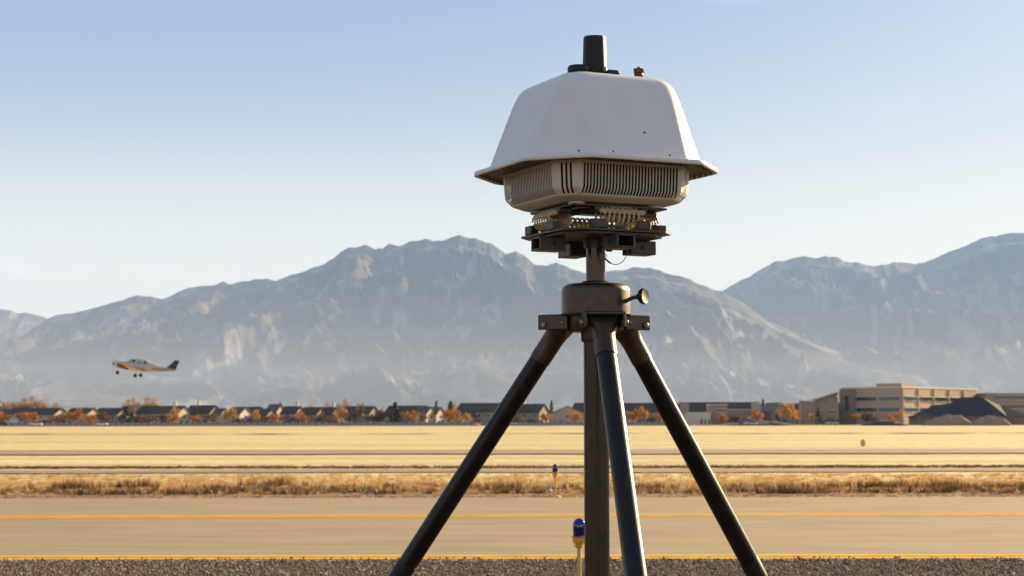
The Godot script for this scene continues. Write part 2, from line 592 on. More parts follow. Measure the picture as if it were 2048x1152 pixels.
func build_tripod() -> void:
	var t := thing("tripod", Vector3(axis_x(), 0, -D), "black metal tripod with splayed legs holding up the grey sensor", "tripod")
	var st: SurfaceTool
	var Y := func(py: float) -> float: return height_at(py)
	# head: a rounded drum with a collar
	st = tool()
	var r := 69.0 * S
	var prof := [[r, Y.call(630.0)], [r, Y.call(584.0)]]
	for k in 7:
		var a := PI / 2 * k / 6.0
		prof.append([r - 15.0 * S + cos(a) * 15.0 * S, Y.call(584.0) + sin(a) * 15.0 * S])
	prof.append([30.0 * S, Y.call(566.5)])
	add_lathe(st, Vector3.ZERO, upright(), [prof, [[30.0 * S, Y.call(566.5)], [26.5 * S, Y.call(563.0)], [20.5 * S, Y.call(562.5)]]], 56)
	part(t, "head", done(st), M.black)
	# mast above the head
	st = tool()
	var m0: float = Y.call(570.0)
	var m1: float = Y.call(484.0)
	add_lathe(st, Vector3.ZERO, upright(), [[[19.5 * S, m0], [19.5 * S, m1]]], 40)
	part(t, "mast", done(st), M.steel)
	# locking knob on a bent stem
	var kd := Vector3(cos(deg_to_rad(33)), 0, sin(deg_to_rad(33)))
	var k0: Vector3 = kd * 66.0 * S + Vector3(0, Y.call(606.0), 0)
	var k1: Vector3 = kd * 84.0 * S + Vector3(0, Y.call(599.0), 0)
	var k2: Vector3 = kd * 101.0 * S + Vector3(0, Y.call(597.5), 0)
	var knob := Node3D.new()
	knob.name = "locking_knob"
	t.add_child(knob)
	st = tool()
	add_path(st, [k0, k1, k2], 4.0 * S, 10)
	part(knob, "stem", done(st), M.black)
	st = tool()
	add_lathe(st, k2, frame_of(kd + Vector3(0, .05, 0)), [[[0.0, -4 * S], [7 * S, -4 * S], [8 * S, 0.0]], [[8 * S, 0.0], [14 * S, 2 * S], [16 * S, 6 * S], [16 * S, 9 * S], [14.5 * S, 12 * S]], [[14.5 * S, 12 * S], [9 * S, 11 * S], [0.0, 10.5 * S]]], 28)
	part(knob, "knob_head", done(st), M.plastic)
	# hub and yoke below the head
	st = tool()
	add_lathe(st, Vector3.ZERO, upright(), [[[0.0, Y.call(664.0)], [52 * S, Y.call(664.0)]], [[52 * S, Y.call(664.0)], [56 * S, Y.call(660.0)], [56 * S, Y.call(634.0)]], [[56 * S, Y.call(634.0)], [71 * S, Y.call(633.0)], [72 * S, Y.call(629.5)]], [[72 * S, Y.call(629.5)], [69 * S, Y.call(628.5)], [0.0, Y.call(628.5)]]], 48)
	part(t, "hub", done(st), M.black)
	var y0: float = Y.call(645.0)
	var delta := deg_to_rad(7.0)
	var slope := 0.71
	var which := 0
	for az in [PI + PI / 6 - delta, PI / 2 - delta, -PI / 6 - delta]:
		var out := Vector3(cos(az), 0, sin(az))
		var side := Vector3(-sin(az), 0, cos(az))
		var b := Basis(out, Vector3.UP, side)
		# yoke: a cover plate and two cheeks with a bolt through
		st = tool()
		var yt: float = Y.call(629.5)
		var yb: float = Y.call(657.0)
		add_bevel_box(st, out * 77 * S + Vector3(0, yt - 3 * S, 0), Vector3(66 * S, 6.5 * S, 82 * S), 2.0 * S, b)
		for e in [-1.0, 1.0]:
			add_bevel_box(st, out * 77 * S + side * e * 38.5 * S + Vector3(0, (yt + yb) / 2 - 3 * S, 0), Vector3(64 * S, 27 * S, 5.5 * S), 1.6 * S, b)
			add_tube(st, out * 95 * S + side * e * 33.0 * S + Vector3(0, yb + 7 * S, 0), out * 95 * S + side * e * 42.5 * S + Vector3(0, yb + 7 * S, 0), 8.5 * S, 8.5 * S, 18)
		part(t, "yoke", done(st), M.black)
		for e in [-1.0, 1.0]:
			st = tool()
			var c: Vector3 = out * 95 * S + side * e * 42.5 * S + Vector3(0, yb + 7 * S, 0)
			add_lathe(st, c, frame_of(side * e), [[[0.0, 5.5 * S], [3.6 * S, 5.5 * S]], [[3.6 * S, 5.5 * S], [5.6 * S, 4.2 * S], [6.0 * S, 0.0]]], 6 if e < 0 else 18)
			part(t, "bolt", done(st), M.bolt)
			st = tool()
			var c2: Vector3 = out * 56 * S + side * e * 40.5 * S + Vector3(0, yb + 11 * S, 0)
			add_lathe(st, c2, frame_of(side * e), [[[0.0, 3 * S], [3.0 * S, 3 * S], [4.0 * S, 0.0]]], 12)
			part(t, "screw", done(st), M.bolt)
		# leg: a cast sleeve that goes from a flat tongue to a round socket, the tube, a clamp, the inner tube and a foot
		var leg := Node3D.new()
		leg.name = "leg"
		t.add_child(leg, true)
		var dir := (out * slope - Vector3.UP).normalized()
		var top: Vector3 = out * 0.095 + Vector3(0, y0, 0)
		var up_n := (out + Vector3.UP * slope).normalized()      # across the leg, in its plane of tilt
		var rings := []
		var L := 96.0 * S
		for k in 13:
			var s := k / 12.0
			var q := clampf((s - 0.04) / 0.52, 0, 1)
			q = q * q * (3 - 2 * q)
			var ring := PackedVector3Array()
			for i in 28:
				var a := TAU * i / 28.0
				var ca := cos(a)
				var sa := sin(a)
				var ex := lerpf(0.45, 1.0, q)
				var w := lerpf(37.0, 21.6, pow(q, 0.6)) * S
				var tk := lerpf(22.0, 21.6, q) * S
				ring.append(top + dir * (s * L - 6 * S) + side * signf(ca) * pow(absf(ca), ex) * w - up_n * signf(sa) * pow(absf(sa), ex) * tk)
			rings.append(ring)
		st = tool()
		add_loft(st, rings, true, true)
		part(leg, "sleeve", done(st), M.black)
		st = tool()
		var p0 := top + dir * (L - 14 * S)
		var p1 := top + dir * (604.0 * S)
		add_loft(st, [circle(p0, frame_of(dir), 20.2 * S, 20.2 * S, 40), circle(p1, frame_of(dir), 20.2 * S, 20.2 * S, 40)], true, true)
		part(leg, "tube", done(st), M.tube)
		st = tool()
		add_lathe(st, p1 - dir * 3 * S, frame_of(dir), [[[18 * S, 0.0], [20.6 * S, 0.6 * S]], [[20.6 * S, 0.6 * S], [21.0 * S, 3 * S], [20.6 * S, 52 * S], [19 * S, 60 * S]], [[19 * S, 60 * S], [10 * S, 61 * S]]], 36)
		part(leg, "clamp", done(st), M.plastic)
		var p2: Vector3 = top + dir * ((y0 - 0.035) / -dir.y)
		st = tool()
		add_tube(st, p1, p2, 16 * S, 16 * S, 28)
		part(leg, "inner_tube", done(st), M.tube)
		st = tool()
		add_lathe(st, Vector3(p2.x, 0.013, p2.z), upright(), [[[0.0, 0.0], [.045, 0.0]], [[.045, 0.0], [.045, .02], [.03, .035], [.0, .06]]], 24)
		part(leg, "foot", done(st), M.rubber)
		which += 1
	# the sliding centre column, with two runs of flat grooves
	st = tool()
	add_lathe(st, Vector3.ZERO, upright(), [[[20 * S, Y.call(684.0)], [29 * S, Y.call(684.0)]], [[29 * S, Y.call(684.0)], [30 * S, Y.call(681.0)], [30 * S, Y.call(658.0)]]], 36)
	part(t, "column_sleeve", done(st), M.black)
	st = tool()
	var ring2 := PackedVector2Array()
	for i in 72:
		var a := TAU * i / 72.0
		var rr := 25.0 * S
		for gz in [deg_to_rad(128.0), deg_to_rad(8.0), deg_to_rad(248.0)]:
			var dd := absf(angle_difference(a, gz))
			if dd < 0.10:
				rr -= 1.6 * S
		ring2.append(Vector2(cos(a), sin(a)) * rr)
	var rs := []
	for y in [Y.call(664.0), 0.22]:
		var ring := PackedVector3Array()
		for v in ring2:
			ring.append(Vector3(v.x, y, v.y))
		rs.append(ring)
	add_loft(st, rs, true, true, true)
	part(t, "center_column", done(st), M.column)
	st = tool()
	add_lathe(st, Vector3.ZERO, upright(), [[[0.0, 0.16], [24 * S, .165], [27 * S, .18], [27 * S, .25]], [[27 * S, .25], [24 * S, .25]]], 30)
	part(t, "column_foot", done(st), M.rubber)

# ------------------------------------------------------------------ radar sensor
func oct_outline(a: float, c: float, r: float, k := 5) -> PackedVector2Array:
	# a square of half-width a with corners cut by c, every corner of the eight rounded by r; ordered from +x towards +z
	var v := [Vector2(a, -(a - c)), Vector2(a, a - c), Vector2(a - c, a), Vector2(-(a - c), a), Vector2(-a, a - c), Vector2(-a, -(a - c)), Vector2(-(a - c), -a), Vector2(a - c, -a)]
	var o := PackedVector2Array()
	for i in 8:
		var p: Vector2 = v[i]
		var d0: Vector2 = p - v[(i + 7) % 8]
		var d1: Vector2 = v[(i + 1) % 8] - p
		var t: float = minf(r * 0.414, minf(d0.length(), d1.length()) * 0.48)
		var s := p - d0.normalized() * t
		var e := p + d1.normalized() * t
		for j in k + 1:
			var u := float(j) / k
			o.append(s.lerp(p, u).lerp(p.lerp(e, u), u))
	return o

func oct_ring(a: float, c: float, r: float, y: float, k := 5) -> PackedVector3Array:
	var ring := PackedVector3Array()
	for p in oct_outline(a * S, c * S, r * S, k):
		ring.append(Vector3(p.x, y, p.y))
	return ring

func face_frame(k: int) -> Basis:       # faces 0..7 round the housing, 0 is the front (+z); even ones are sides, odd ones corners
	return Basis(Vector3.UP, k * PI / 4)

func build_radar() -> void:
	var base_y := height_at(507.0)
	var root := thing("radar_sensor", Vector3(axis_x(), base_y, -D), "grey domed radar sensor with vented housing on wire rope shock mounts", "radar sensor")
	root.rotation.y = deg_to_rad(25.0)
	var Y := func(py: float) -> float: return height_at(py) - base_y
	var st: SurfaceTool

	# ---- radome
	var rings := []
	for lv in [[188.0, 85.0, 22.0, 337.5], [186.6, 84.0, 22.0, 334.0], [176.0, 74.0, 24.0, 308.0], [163.0, 61.0, 27.0, 277.0], [150.0, 48.0, 31.0, 246.0], [138.0, 36.0, 40.0, 217.0], [132.0, 31.0, 48.0, 203.5], [127.6, 28.0, 52.0, 195.5], [122.5, 26.0, 54.0, 188.8], [116.0, 24.0, 54.0, 183.2], [108.0, 22.0, 52.0, 178.9], [98.0, 20.0, 48.0, 175.9], [85.0, 17.0, 42.0, 173.9], [55.0, 11.0, 26.0, 172.0], [25.0, 5.0, 10.0, 171.2]]:
		rings.append(oct_ring(lv[0] * 1.01, lv[1] * 1.01, lv[2], Y.call(337.5 - (337.5 - lv[3]) * 1.055), 7))
	st = tool()
	add_loft(st, rings, false, true)
	var dome := part(root, "radome", done(st), M.radome)
	# flange with a turned-down lip
	rings = []
	for lv in [[187.0, 84.5, 40.0, 336.5], [190.0, 86.0, 42.0, 338.6], [208.0, 93.0, 36.0, 340.4], [214.5, 94.0, 36.0, 341.2], [216.0, 95.0, 36.0, 342.8], [216.3, 95.0, 36.0, 350.0], [215.0, 94.4, 36.0, 350.8], [212.0, 93.0, 34.0, 350.8], [211.0, 92.5, 34.0, 350.0], [211.0, 92.5, 34.0, 345.5]]:
		rings.append(oct_ring(lv[0], lv[1], lv[2], Y.call(lv[3]), 7))
	st = tool()
	add_loft(st, rings, false, false)
	part(dome, "flange", done(st), M.radome)
	st = tool()
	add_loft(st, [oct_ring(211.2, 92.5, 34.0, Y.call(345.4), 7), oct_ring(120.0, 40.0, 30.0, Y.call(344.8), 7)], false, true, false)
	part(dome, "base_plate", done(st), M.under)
	# bolts through the flange
	st = tool()
	add_lathe(st, Vector3.ZERO, upright(), [[[0.0, -7.0 * S], [2.0 * S, -7.0 * S], [2.5 * S, -6.2 * S]], [[2.5 * S, -6.2 * S], [2.5 * S, -2.2 * S]], [[2.5 * S, -2.2 * S], [4.0 * S, -2.0 * S], [4.0 * S, 0.0]]], 8)
	var bolt_mesh := done(st)
	for k in 8:
		var half := 116.0 if k % 2 == 0 else 66.0
		var dist := 206.5 if k % 2 == 0 else 223.0
		var n := 11 if k % 2 == 0 else 6
		for i in n:
			var u := lerpf(-half, half, (i + 0.5) / n)
			part(dome, "bolt", bolt_mesh, M.bolt, Transform3D(Basis(), face_frame(k) * Vector3(u * S, Y.call(345.4), dist * S)))
	st = tool()
	add_lathe(st, Vector3.ZERO, Basis(), [[[0.0, 1.2 * S], [1.6 * S, 1.0 * S], [2.0 * S, 0.0]]], 10)
	var rivet_mesh := done(st)
	for q in [[0, -60.0], [0, 64.0], [6, 50.0], [6, -60.0], [1, 30.0], [7, 32.0], [2, 40.0], [4, 0.0]]:
		var dd: float = 187.8 if q[0] % 2 == 0 else 206.6
		part(dome, "rivet", rivet_mesh, M.rubber, Transform3D(face_frame(q[0]) * Basis(Vector3.RIGHT, -0.38), face_frame(q[0]) * Vector3(q[1] * S, Y.call(332.6), dd * S)))
	# drain plug on the front face
	st = tool()
	add_tube(st, Vector3(18 * S, Y.call(289.5), 169.0 * 1.01 * S), Vector3(18 * S, Y.call(289.5), 170.8 * 1.01 * S), 2.2 * S, 1.9 * S, 10)
	part(dome, "plug", done(st), M.rubber)

	# ---- things on the crown
	var loc := func(dx: float, toward: float) -> Vector3:      # photograph pixels right of the axis and towards the camera, at the tripod
		var th := deg_to_rad(25.0)
		return Vector3(dx * cos(th) - toward * sin(th), 0, dx * sin(th) + toward * cos(th)) * S
	var yt: float = Y.call(163.8)
	var c: Vector3 = loc.call(-2.5, 52.0) + Vector3(0, yt, 0)
	var tower := Node3D.new()
	tower.name = "antenna_tower"
	root.add_child(tower)
	st = tool()
	add_lathe(st, c, upright(), [[[24.6 * S, 2 * S], [24.4 * S, 10 * S], [22.4 * S, 76.5 * S], [21.4 * S, 80 * S]], [[21.4 * S, 80 * S], [12 * S, 81.5 * S], [0.0, 81.9 * S]]], 40)
	part(tower, "cover", done(st), M.plastic)
	st = tool()
	add_lathe(st, c, upright(), [[[31 * S, -3 * S], [31 * S, 5 * S], [29 * S, 8 * S]], [[29 * S, 8 * S], [22 * S, 8.5 * S]]], 40)
	add_bevel_box(st, c + loc.call(32.0, 8.0) + Vector3(0, 4 * S, 0), Vector3(28 * S, 13 * S, 24 * S), 2.5 * S)
	part(tower, "foot", done(st), M.plastic)
	st = tool()
	add_lathe(st, c + loc.call(19.0, 24.0), upright(), [[[4.0 * S, 5 * S], [4.0 * S, 13 * S], [2.5 * S, 15 * S], [0.0, 15 * S]]], 12)
	part(tower, "cable_gland", done(st), M.bolt)
	c = loc.call(-36.0, 84.0) + Vector3(0, yt - 1.0 * S, 0)
	st = tool()
	add_lathe(st, c, upright(), [[[22 * S, -3 * S], [22 * S, 3.5 * S]], [[22 * S, 3.5 * S], [20.8 * S, 4.2 * S], [20.8 * S, 5.6 * S], [21.8 * S, 6.2 * S]], [[21.8 * S, 6.2 * S], [21.8 * S, 12 * S], [19.5 * S, 16 * S], [14 * S, 17 * S], [0.0, 17.4 * S]]], 40)
	part(root, "satellite_puck", done(st), M.plastic)
	c = loc.call(87.0, 30.0) + Vector3(0, yt - 1.5 * S, 0)
	var conn := Node3D.new()
	conn.name = "brass_connector"
	root.add_child(conn)
	st = tool()
	add_lathe(st, c, upright(), [[[17 * S, -2 * S], [17 * S, 2.5 * S], [11.5 * S, 4 * S]], [[11.5 * S, 4 * S], [10.0 * S, 12 * S]], [[10.0 * S, 12 * S], [12 * S, 13 * S], [12 * S, 21.5 * S]], [[12 * S, 21.5 * S], [8 * S, 22.5 * S], [0.0, 22.5 * S]]], 6)
	part(conn, "body", done(st), M.brass)
	st = tool()
	add_lathe(st, c, upright(), [[[4 * S, 22 * S], [3.4 * S, 25.5 * S], [0.0, 26 * S]]], 12)
	part(conn, "pin", done(st), M.brass)
	st = tool()
	add_path(st, [c + loc.call(-20, 4) + Vector3(0, 6 * S, 0), c + loc.call(-18, 4) + Vector3(0, 2.0 * S, 0), c + loc.call(-8, 4) + Vector3(0, 3 * S, 0)], 1.0 * S, 6)
	part(conn, "wire", done(st), M.rubber)
	st = tool()
	add_path(st, [c + loc.call(10, 4) + Vector3(0, 4 * S, 0), c + loc.call(24, 6) + Vector3(0, 1.0 * S, 0), c + loc.call(32, 6) + Vector3(0, -3.0 * S, 0)], 1.4 * S, 6)
	part(conn, "wire", done(st), M.rubber)

	# ---- vented housing: a dark core, a top band, a bottom pan, corner posts and a rib between every two slots
	var lev := [[151.5, 350.0], [150.6, 365.0], [149.6, 382.0], [148.4, 395.0], [146.0, 400.0], [138.5, 408.5]]
	var housing := Node3D.new()
	housing.name = "vented_housing"
	root.add_child(housing)
	st = tool()
	rings = []
	for lv in [[137.0, 346.0], [136.0, 393.0], [125.0, 406.0]]:
		rings.append(oct_ring(lv[0], lv[0] * 0.245, 3.0, Y.call(lv[1]), 3))
	add_loft(st, rings, true, true, false)
	part(housing, "core", done(st), M.core)
	st = tool()
	rings = []
	for lv in [[145.0, 345.5], [151.9, 345.5], [151.5, 350.4], [145.0, 350.4]]:
		rings.append(oct_ring(lv[0], lv[0] * 0.245, 3.0, Y.call(lv[1]), 3))
	add_loft(st, rings, false, false, false)
	part(housing, "top_band", done(st), M.case)
	st = tool()
	rings = []
	for lv in [[132.0, 407.6], [139.3, 407.6], [136.5, 410.8], [130.0, 413.6], [112.0, 418.6]]:
		rings.append(oct_ring(lv[0], lv[0] * 0.245, 4.0, Y.call(lv[1]), 3))
	add_loft(st, rings, false, true, false)
	part(housing, "bottom_pan", done(st), M.case)
	for kind in 2:
		var far_of := func(a: float) -> float: return a if kind == 0 else (2.0 - 0.245) * a / sqrt(2.0)
		var wide_of := func(a: float) -> float: return a * (1.0 - 0.245) if kind == 0 else 0.245 * a / sqrt(2.0)
		var slots := 30 if kind == 0 else 3
		var step := 7.0 if kind == 0 else 9.0
		var gap := 4.2 if kind == 0 else 4.4
		var edge: float = slots * step / 2.0 - (step - gap) / 2.0
		var rib := strip(lev, far_of, func(_a): return -(step - gap) / 2, func(_a): return (step - gap) / 2, Y)
		var post_r := strip(lev, far_of, func(_a): return edge, func(a): return wide_of.call(a) + 0.05, Y)
		var post_l := strip(lev, far_of, func(a): return -wide_of.call(a) - 0.05, func(_a): return -edge, Y)
		for q in 4:
			var fb := face_frame(q * 2 + kind)
			part(housing, "corner_post", post_l, M.case, Transform3D(fb, Vector3.ZERO))
			part(housing, "corner_post", post_r, M.case, Transform3D(fb, Vector3.ZERO))
			for i in slots - 1:
				part(housing, "vent_rib", rib, M.case, Transform3D(fb, fb * Vector3((i + 1 - slots / 2.0) * step * S, 0, 0)))

	# ---- shock mount
	st = tool()
	add_lathe(st, Vector3.ZERO, upright(), [[[16 * S, Y.call(423.5)], [16.5 * S, Y.call(422.5)], [16.5 * S, Y.call(418.0)]]], 24)
	var pad_mesh := done(st)
	for q in 4:
		var fb := face_frame(q * 2 + 1)
		part(root, "spacer", pad_mesh, M.case, Transform3D(Basis(), fb * Vector3(0, 0, 122 * S)))
	st = tool()
	for q in [0, 1, 3]:                # a frame open at the back
		var fb := face_frame(q * 2)
		add_bevel_box(st, fb * Vector3(0, Y.call(425.1), 94 * S), Vector3((210 if q == 0 else 160) * S, 3.8 * S, 24 * S), .8 * S, fb)
	var up := part(root, "upper_plate", done(st), M.plate)
	st = tool()
	for q in [0, 3]:
		var fb := face_frame(q * 2)
		var deep := 11.0
		add_box(st, fb * Vector3(0, Y.call(427.0) - deep * S * .5, 66 * S), Vector3((138 if q % 2 == 0 else 126) * S, deep * S, 6 * S), fb)
	part(up, "channel", done(st), M.plate)
	st = tool()
	add_loft(st, [oct_ring(121, 30, 4, Y.call(474.6), 2), oct_ring(122, 30, 4, Y.call(474.0), 2), oct_ring(122, 30, 4, Y.call(470.4), 2), oct_ring(121, 30, 4, Y.call(469.8), 2)], true, true, false)
	var low := part(root, "lower_plate", done(st), M.plate)
	st = tool()
	add_loft(st, [oct_ring(113, 42, 4, Y.call(479.4), 2), oct_ring(113, 42, 4, Y.call(475.4), 2)], true, true, false)
	part(low, "doubler_plate", done(st), M.plate)
	# isolators on the four sides
	var cy: float = Y.call(446.0)
	var cz := 97.0 * S
	st = tool()
	var pts := []
	for i in 8 * 20 + 1:
		var a := TAU * i / 20.0
		pts.append(Vector3(lerpf(-43, 43, i / 160.0) * S, cy + sin(a) * 19.0 * S, cz + cos(a) * 23 * S))
	add_path(st, pts, 2.5 * S, 7)
	var coil := done(st)
	st = tool()
	add_bevel_box(st, Vector3(0, Y.call(436.0), cz + 15.5 * S), Vector3(100 * S, 9.5 * S, 7.0 * S), 1.6 * S, Basis(Vector3.RIGHT, -0.5))
	var bar_u := done(st)
	st = tool()
	add_bevel_box(st, Vector3(0, Y.call(453.0), cz + 16.0 * S), Vector3(100 * S, 8.5 * S, 7.0 * S), 1.6 * S, Basis(Vector3.RIGHT, 0.5))
	var bar_l := done(st)
	st = tool()
	add_bevel_box(st, Vector3(0, Y.call(427.6), cz - 2 * S), Vector3(50 * S, 2.4 * S, 30 * S), 1.2 * S)
	var clip := done(st)
	st = tool()
	add_lathe(st, Vector3.ZERO, Basis(), [[[0.0, 2.4 * S], [2.4 * S, 2.2 * S], [2.8 * S, 0.0]]], 8)
	var rope_screw := done(st)
	for q in 4:
		var fb := face_frame(q * 2)
		var iso := Node3D.new()
		iso.name = "wire_rope_isolator"
		iso.basis = fb
		root.add_child(iso, true)
		part(iso, "rope_coil", coil, M.rope)
		part(iso, "clamp_bar", bar_u, M.bar)
		part(iso, "clamp_bar", bar_l, M.bar)
		if q != 2:
			part(iso, "top_clip", clip, M.bar)
		for i in 8:
			part(iso, "screw", rope_screw, M.core if i % 3 else M.bolt, Transform3D(Basis(), Vector3((-40.0 + i * 11.4) * S, Y.call(453.0), cz + 20.0 * S)))
		st = tool()
		for e in [-1.0, 1.0]:
			add_bevel_box(st, Vector3(e * 52 * S, Y.call(431.5), cz - 2 * S), Vector3(10 * S, 10 * S, 30 * S), 1.4 * S)
		part(iso, "hanger_block", done(st), M.plate)
		for e in [-1.0, 1.0]:
			st = tool()
			add_bevel_box(st, Vector3((e * 50 - 6) * S, Y.call(461.3), cz + 18 * S), Vector3(28 * S, 17.5 * S, 19 * S), 1.4 * S)
			part(iso, "foot_block", done(st), M.plate)
	# square tube sockets under the lower plate, one to a side, open outward
	for q in 4:
		var fb := face_frame(q * 2)
		var sock := Node3D.new()
		sock.name = "tube_socket"
		sock.basis = fb
		root.add_child(sock, true)
		st = tool()
		var zc := (100.0 if q != 3 else 106.0) * S
		var yc: float = (Y.call(479.6) + Y.call(507.0)) / 2
		var hh: float = Y.call(479.6) - Y.call(507.0)
		for e in [-1.0, 1.0]:
			add_bevel_box(st, Vector3(e * 18.5 * S, yc, zc), Vector3(4.5 * S, hh, 56 * S), 0.8 * S)
			add_bevel_box(st, Vector3(0, yc + e * (hh / 2 - 2.2 * S), zc), Vector3(33 * S, 4.2 * S, 55.6 * S), 0.8 * S)
		part(sock, "tube", done(st), M.plate)
		st = tool()
		add_box(st, Vector3(0, yc, zc - 24 * S), Vector3(33 * S, hh - 9 * S, 3 * S))
		part(sock, "end_wall", done(st), M.rubber)
		st = tool()
		for e in [-1.0, 1.0]:
			add_tube(st, Vector3(e * 20.4 * S, yc, zc - 4 * S), Vector3(e * 21.2 * S, yc, zc - 4 * S), 4.6 * S, 4.6 * S, 14)
		part(sock, "side_plug", done(st), M.rubber)
	st = tool()
	add_lathe(st, Vector3.ZERO, upright(), [[[21 * S, Y.call(497.0)], [24 * S, Y.call(496.0)]], [[24 * S, Y.call(496.0)], [24.5 * S, Y.call(479.0)]]], 32)
	part(root, "mast_socket", done(st), M.plate)
	# quick-release pin with a ring and a wire lanyard
	var pin := Node3D.new()
	pin.name = "release_pin"
	root.add_child(pin)
	st = tool()
	var pc: Vector3 = loc.call(26.0, 24.0) + Vector3(0, Y.call(501.5), 0)
	add_lathe(st, pc, upright(), [[[0.0, -4 * S], [6 * S, -4 * S], [7 * S, -2 * S], [7 * S, 8 * S]]], 16)
	part(pin, "knob", done(st), M.plastic)
	st = tool()
	pts = []
	var rc: Vector3 = loc.call(15.0, 27.0) + Vector3(0, Y.call(515.0), 0)
	for i in 25:
		var a := TAU * i / 24.0
		pts.append(rc + loc.call(cos(a) * 4.8, 0.0) + Vector3(0, sin(a) * 5.2 * S, 0))
	add_path(st, pts, 0.8 * S, 6)
	part(pin, "ring", done(st), M.bolt)
	st = tool()
	add_path(st, [loc.call(10.0, 24.0) + Vector3(0, Y.call(480.0), 0), loc.call(6.0, 26.0) + Vector3(0, Y.call(496.0), 0), loc.call(8.0, 27.0) + Vector3(0, Y.call(507.0), 0), loc.call(12.0, 27.0) + Vector3(0, Y.call(511.0), 0)], 0.8 * S, 6)
	pts = []
	for q in [[17.0, 520.0], [22.0, 525.0], [28.0, 529.5], [36.0, 532.0], [45.0, 531.0], [53.0, 526.0], [58.5, 518.0], [61.0, 508.0], [61.5, 498.0]]:
		pts.append(loc.call(q[0], 30.0) + Vector3(0, Y.call(q[1]), 0))
	add_path(st, pts, 0.9 * S, 6)
	part(pin, "lanyard", done(st), M.steel)
	st = tool()
	add_tube(st, pts[0], pts[2], 1.7 * S, 1.7 * S, 8)
	part(pin, "crimp", done(st), M.rubber)

func strip(lev: Array, far_of: Callable, lo: Callable, hi: Callable, Y: Callable, dp := 1.0) -> ArrayMesh:
	# an upright bar that follows the housing's wall and bevel; the wall is a thin sheet
	var rings := []
	for lv in lev:
		var a: float = lv[0]
		var y: float = Y.call(lv[1])
		var z: float = far_of.call(a) * S
		var x0: float = lo.call(a) * S
		var x1: float = hi.call(a) * S
		var b := 0.5 * S
		rings.append(PackedVector3Array([Vector3(x0, y, z - dp * S), Vector3(x0, y, z - b), Vector3(x0 + b, y, z), Vector3(x1 - b, y, z), Vector3(x1, y, z - b), Vector3(x1, y, z - dp * S)]))
	var st := tool()
	add_loft(st, rings, true, true, false)
	return done(st)

# ------------------------------------------------------------------ taxiway lights
func build_taxi_lights() -> void:
	var spots := [[1157.0, 15.4, "blue taxiway edge light on orange post in the gravel beside tripod"], [1109.5, 34.9, "small blue taxiway edge light on post among dry weeds across the taxiway"]]
	for sp in spots:
		var p := Vector3(across(sp[0], sp[1]), 0.0, -sp[1])
		var t := thing("taxiway_light", p, sp[2], "taxiway light", "blue taxiway edge lights")
		var st := tool()
		add_lathe(st, Vector3.ZERO, upright(), [[[0.0, 0.03], [.10, .03], [.11, .02], [.11, 0.0]]], 24)
		part(t, "base_plate", done(st), M.cup)
		st = tool()
		add_tube(st, Vector3(0, .02, 0), Vector3(0, .425, 0), .0185, .0185, 20)
		part(t, "post", done(st), M.pole)
		st = tool()
		add_lathe(st, Vector3.ZERO, upright(), [[[.018, .395], [.029, .40], [.029, .425]], [[.029, .425], [.036, .428], [.036, .437]], [[.036, .437], [.050, .443], [.056, .452], [.057, .487]], [[.057, .487], [.062, .489], [.062, .497], [.0, .497]]], 32)
		add_bevel_box(st, Vector3(-.03, .418, .02), Vector3(.03, .014, .014), .003)
		part(t, "fixture_cup", done(st), M.cup)
		st = tool()
		add_lathe(st, Vector3.ZERO, upright(), [[[.068, .4975], [.070, .500], [.066, .503], [.05, .504]]], 32)
		part(t, "clamp_band", done(st), M.bolt)
		st = tool()
		var prof := [[.053, .503], [.0535, .54], [.0545, .572], [.0535, .60]]
		for k in 8:
			var a := PI / 2 * (k + 1) / 8.0
			prof.append([.0535 * cos(a), .60 + .058 * sin(a)])
		prof[-1][0] = 0.0
		var inner := []
		for q in prof:
			inner.append([maxf(q[0] - .006, 0.0), q[1] - (.006 if q[1] > .6 else 0.0)])
		inner.reverse()
		add_lathe(st, Vector3.ZERO, upright(), [prof, inner, [[.047, .503], [.053, .503]]], 36)
		part(t, "lens", done(st), M.blue)
		st = tool()
		add_lathe(st, Vector3.ZERO, upright(), [[[.016, .498], [.016, .535]], [[.016, .535], [.020, .54], [.022, .556], [.017, .575], [0.0, .583]]], 20)
		part(t, "bulb", done(st), M.bolt)
	# a small white cap lying in the weeds beside the far light, a yellow marker out on the grass
	var d := 35.4
	var c := thing("plastic_cap", Vector3(across(1098.5, d), 0.02, -d), "small white plastic cap lying in weeds beside far taxiway light", "cap")
	var st := tool()
	add_lathe(st, Vector3(0, .09, 0), frame_of(Vector3(.1, .5, .9)), [[[0.0, .03], [.03, .028], [.042, .018], [.046, 0.0]], [[.046, 0.0], [.040, -.004], [.036, -.03], [0.0, -.03]]], 22)
	part(c, "shell", done(st), M.paint_w)
	st = tool()
	add_tube(st, Vector3(0, -.02, 0), Vector3(0, .08, 0), .012, .012, 10)
	part(c, "stem", done(st), M.paint_w)
	d = 104.0
	c = thing("field_marker", Vector3(across(1725.0, d), 0.0, -d), "squat yellow marker box standing on the dry grass field", "marker")
	st = tool()
	add_bevel_box(st, Vector3(0, .20, 0), Vector3(.26, .30, .22), .03)
	part(c, "box", done(st), M.pole)
	st = tool()
	add_tube(st, Vector3(0, 0, 0), Vector3(0, .06, 0), .06, .06, 12)
	part(c, "post", done(st), M.bark)
	st = tool()
	add_lathe(st, Vector3(0, .35, 0), upright(), [[[.07, 0.0], [.06, .05], [0.0, .07]]], 14)
	part(c, "cap", done(st), M.bark)

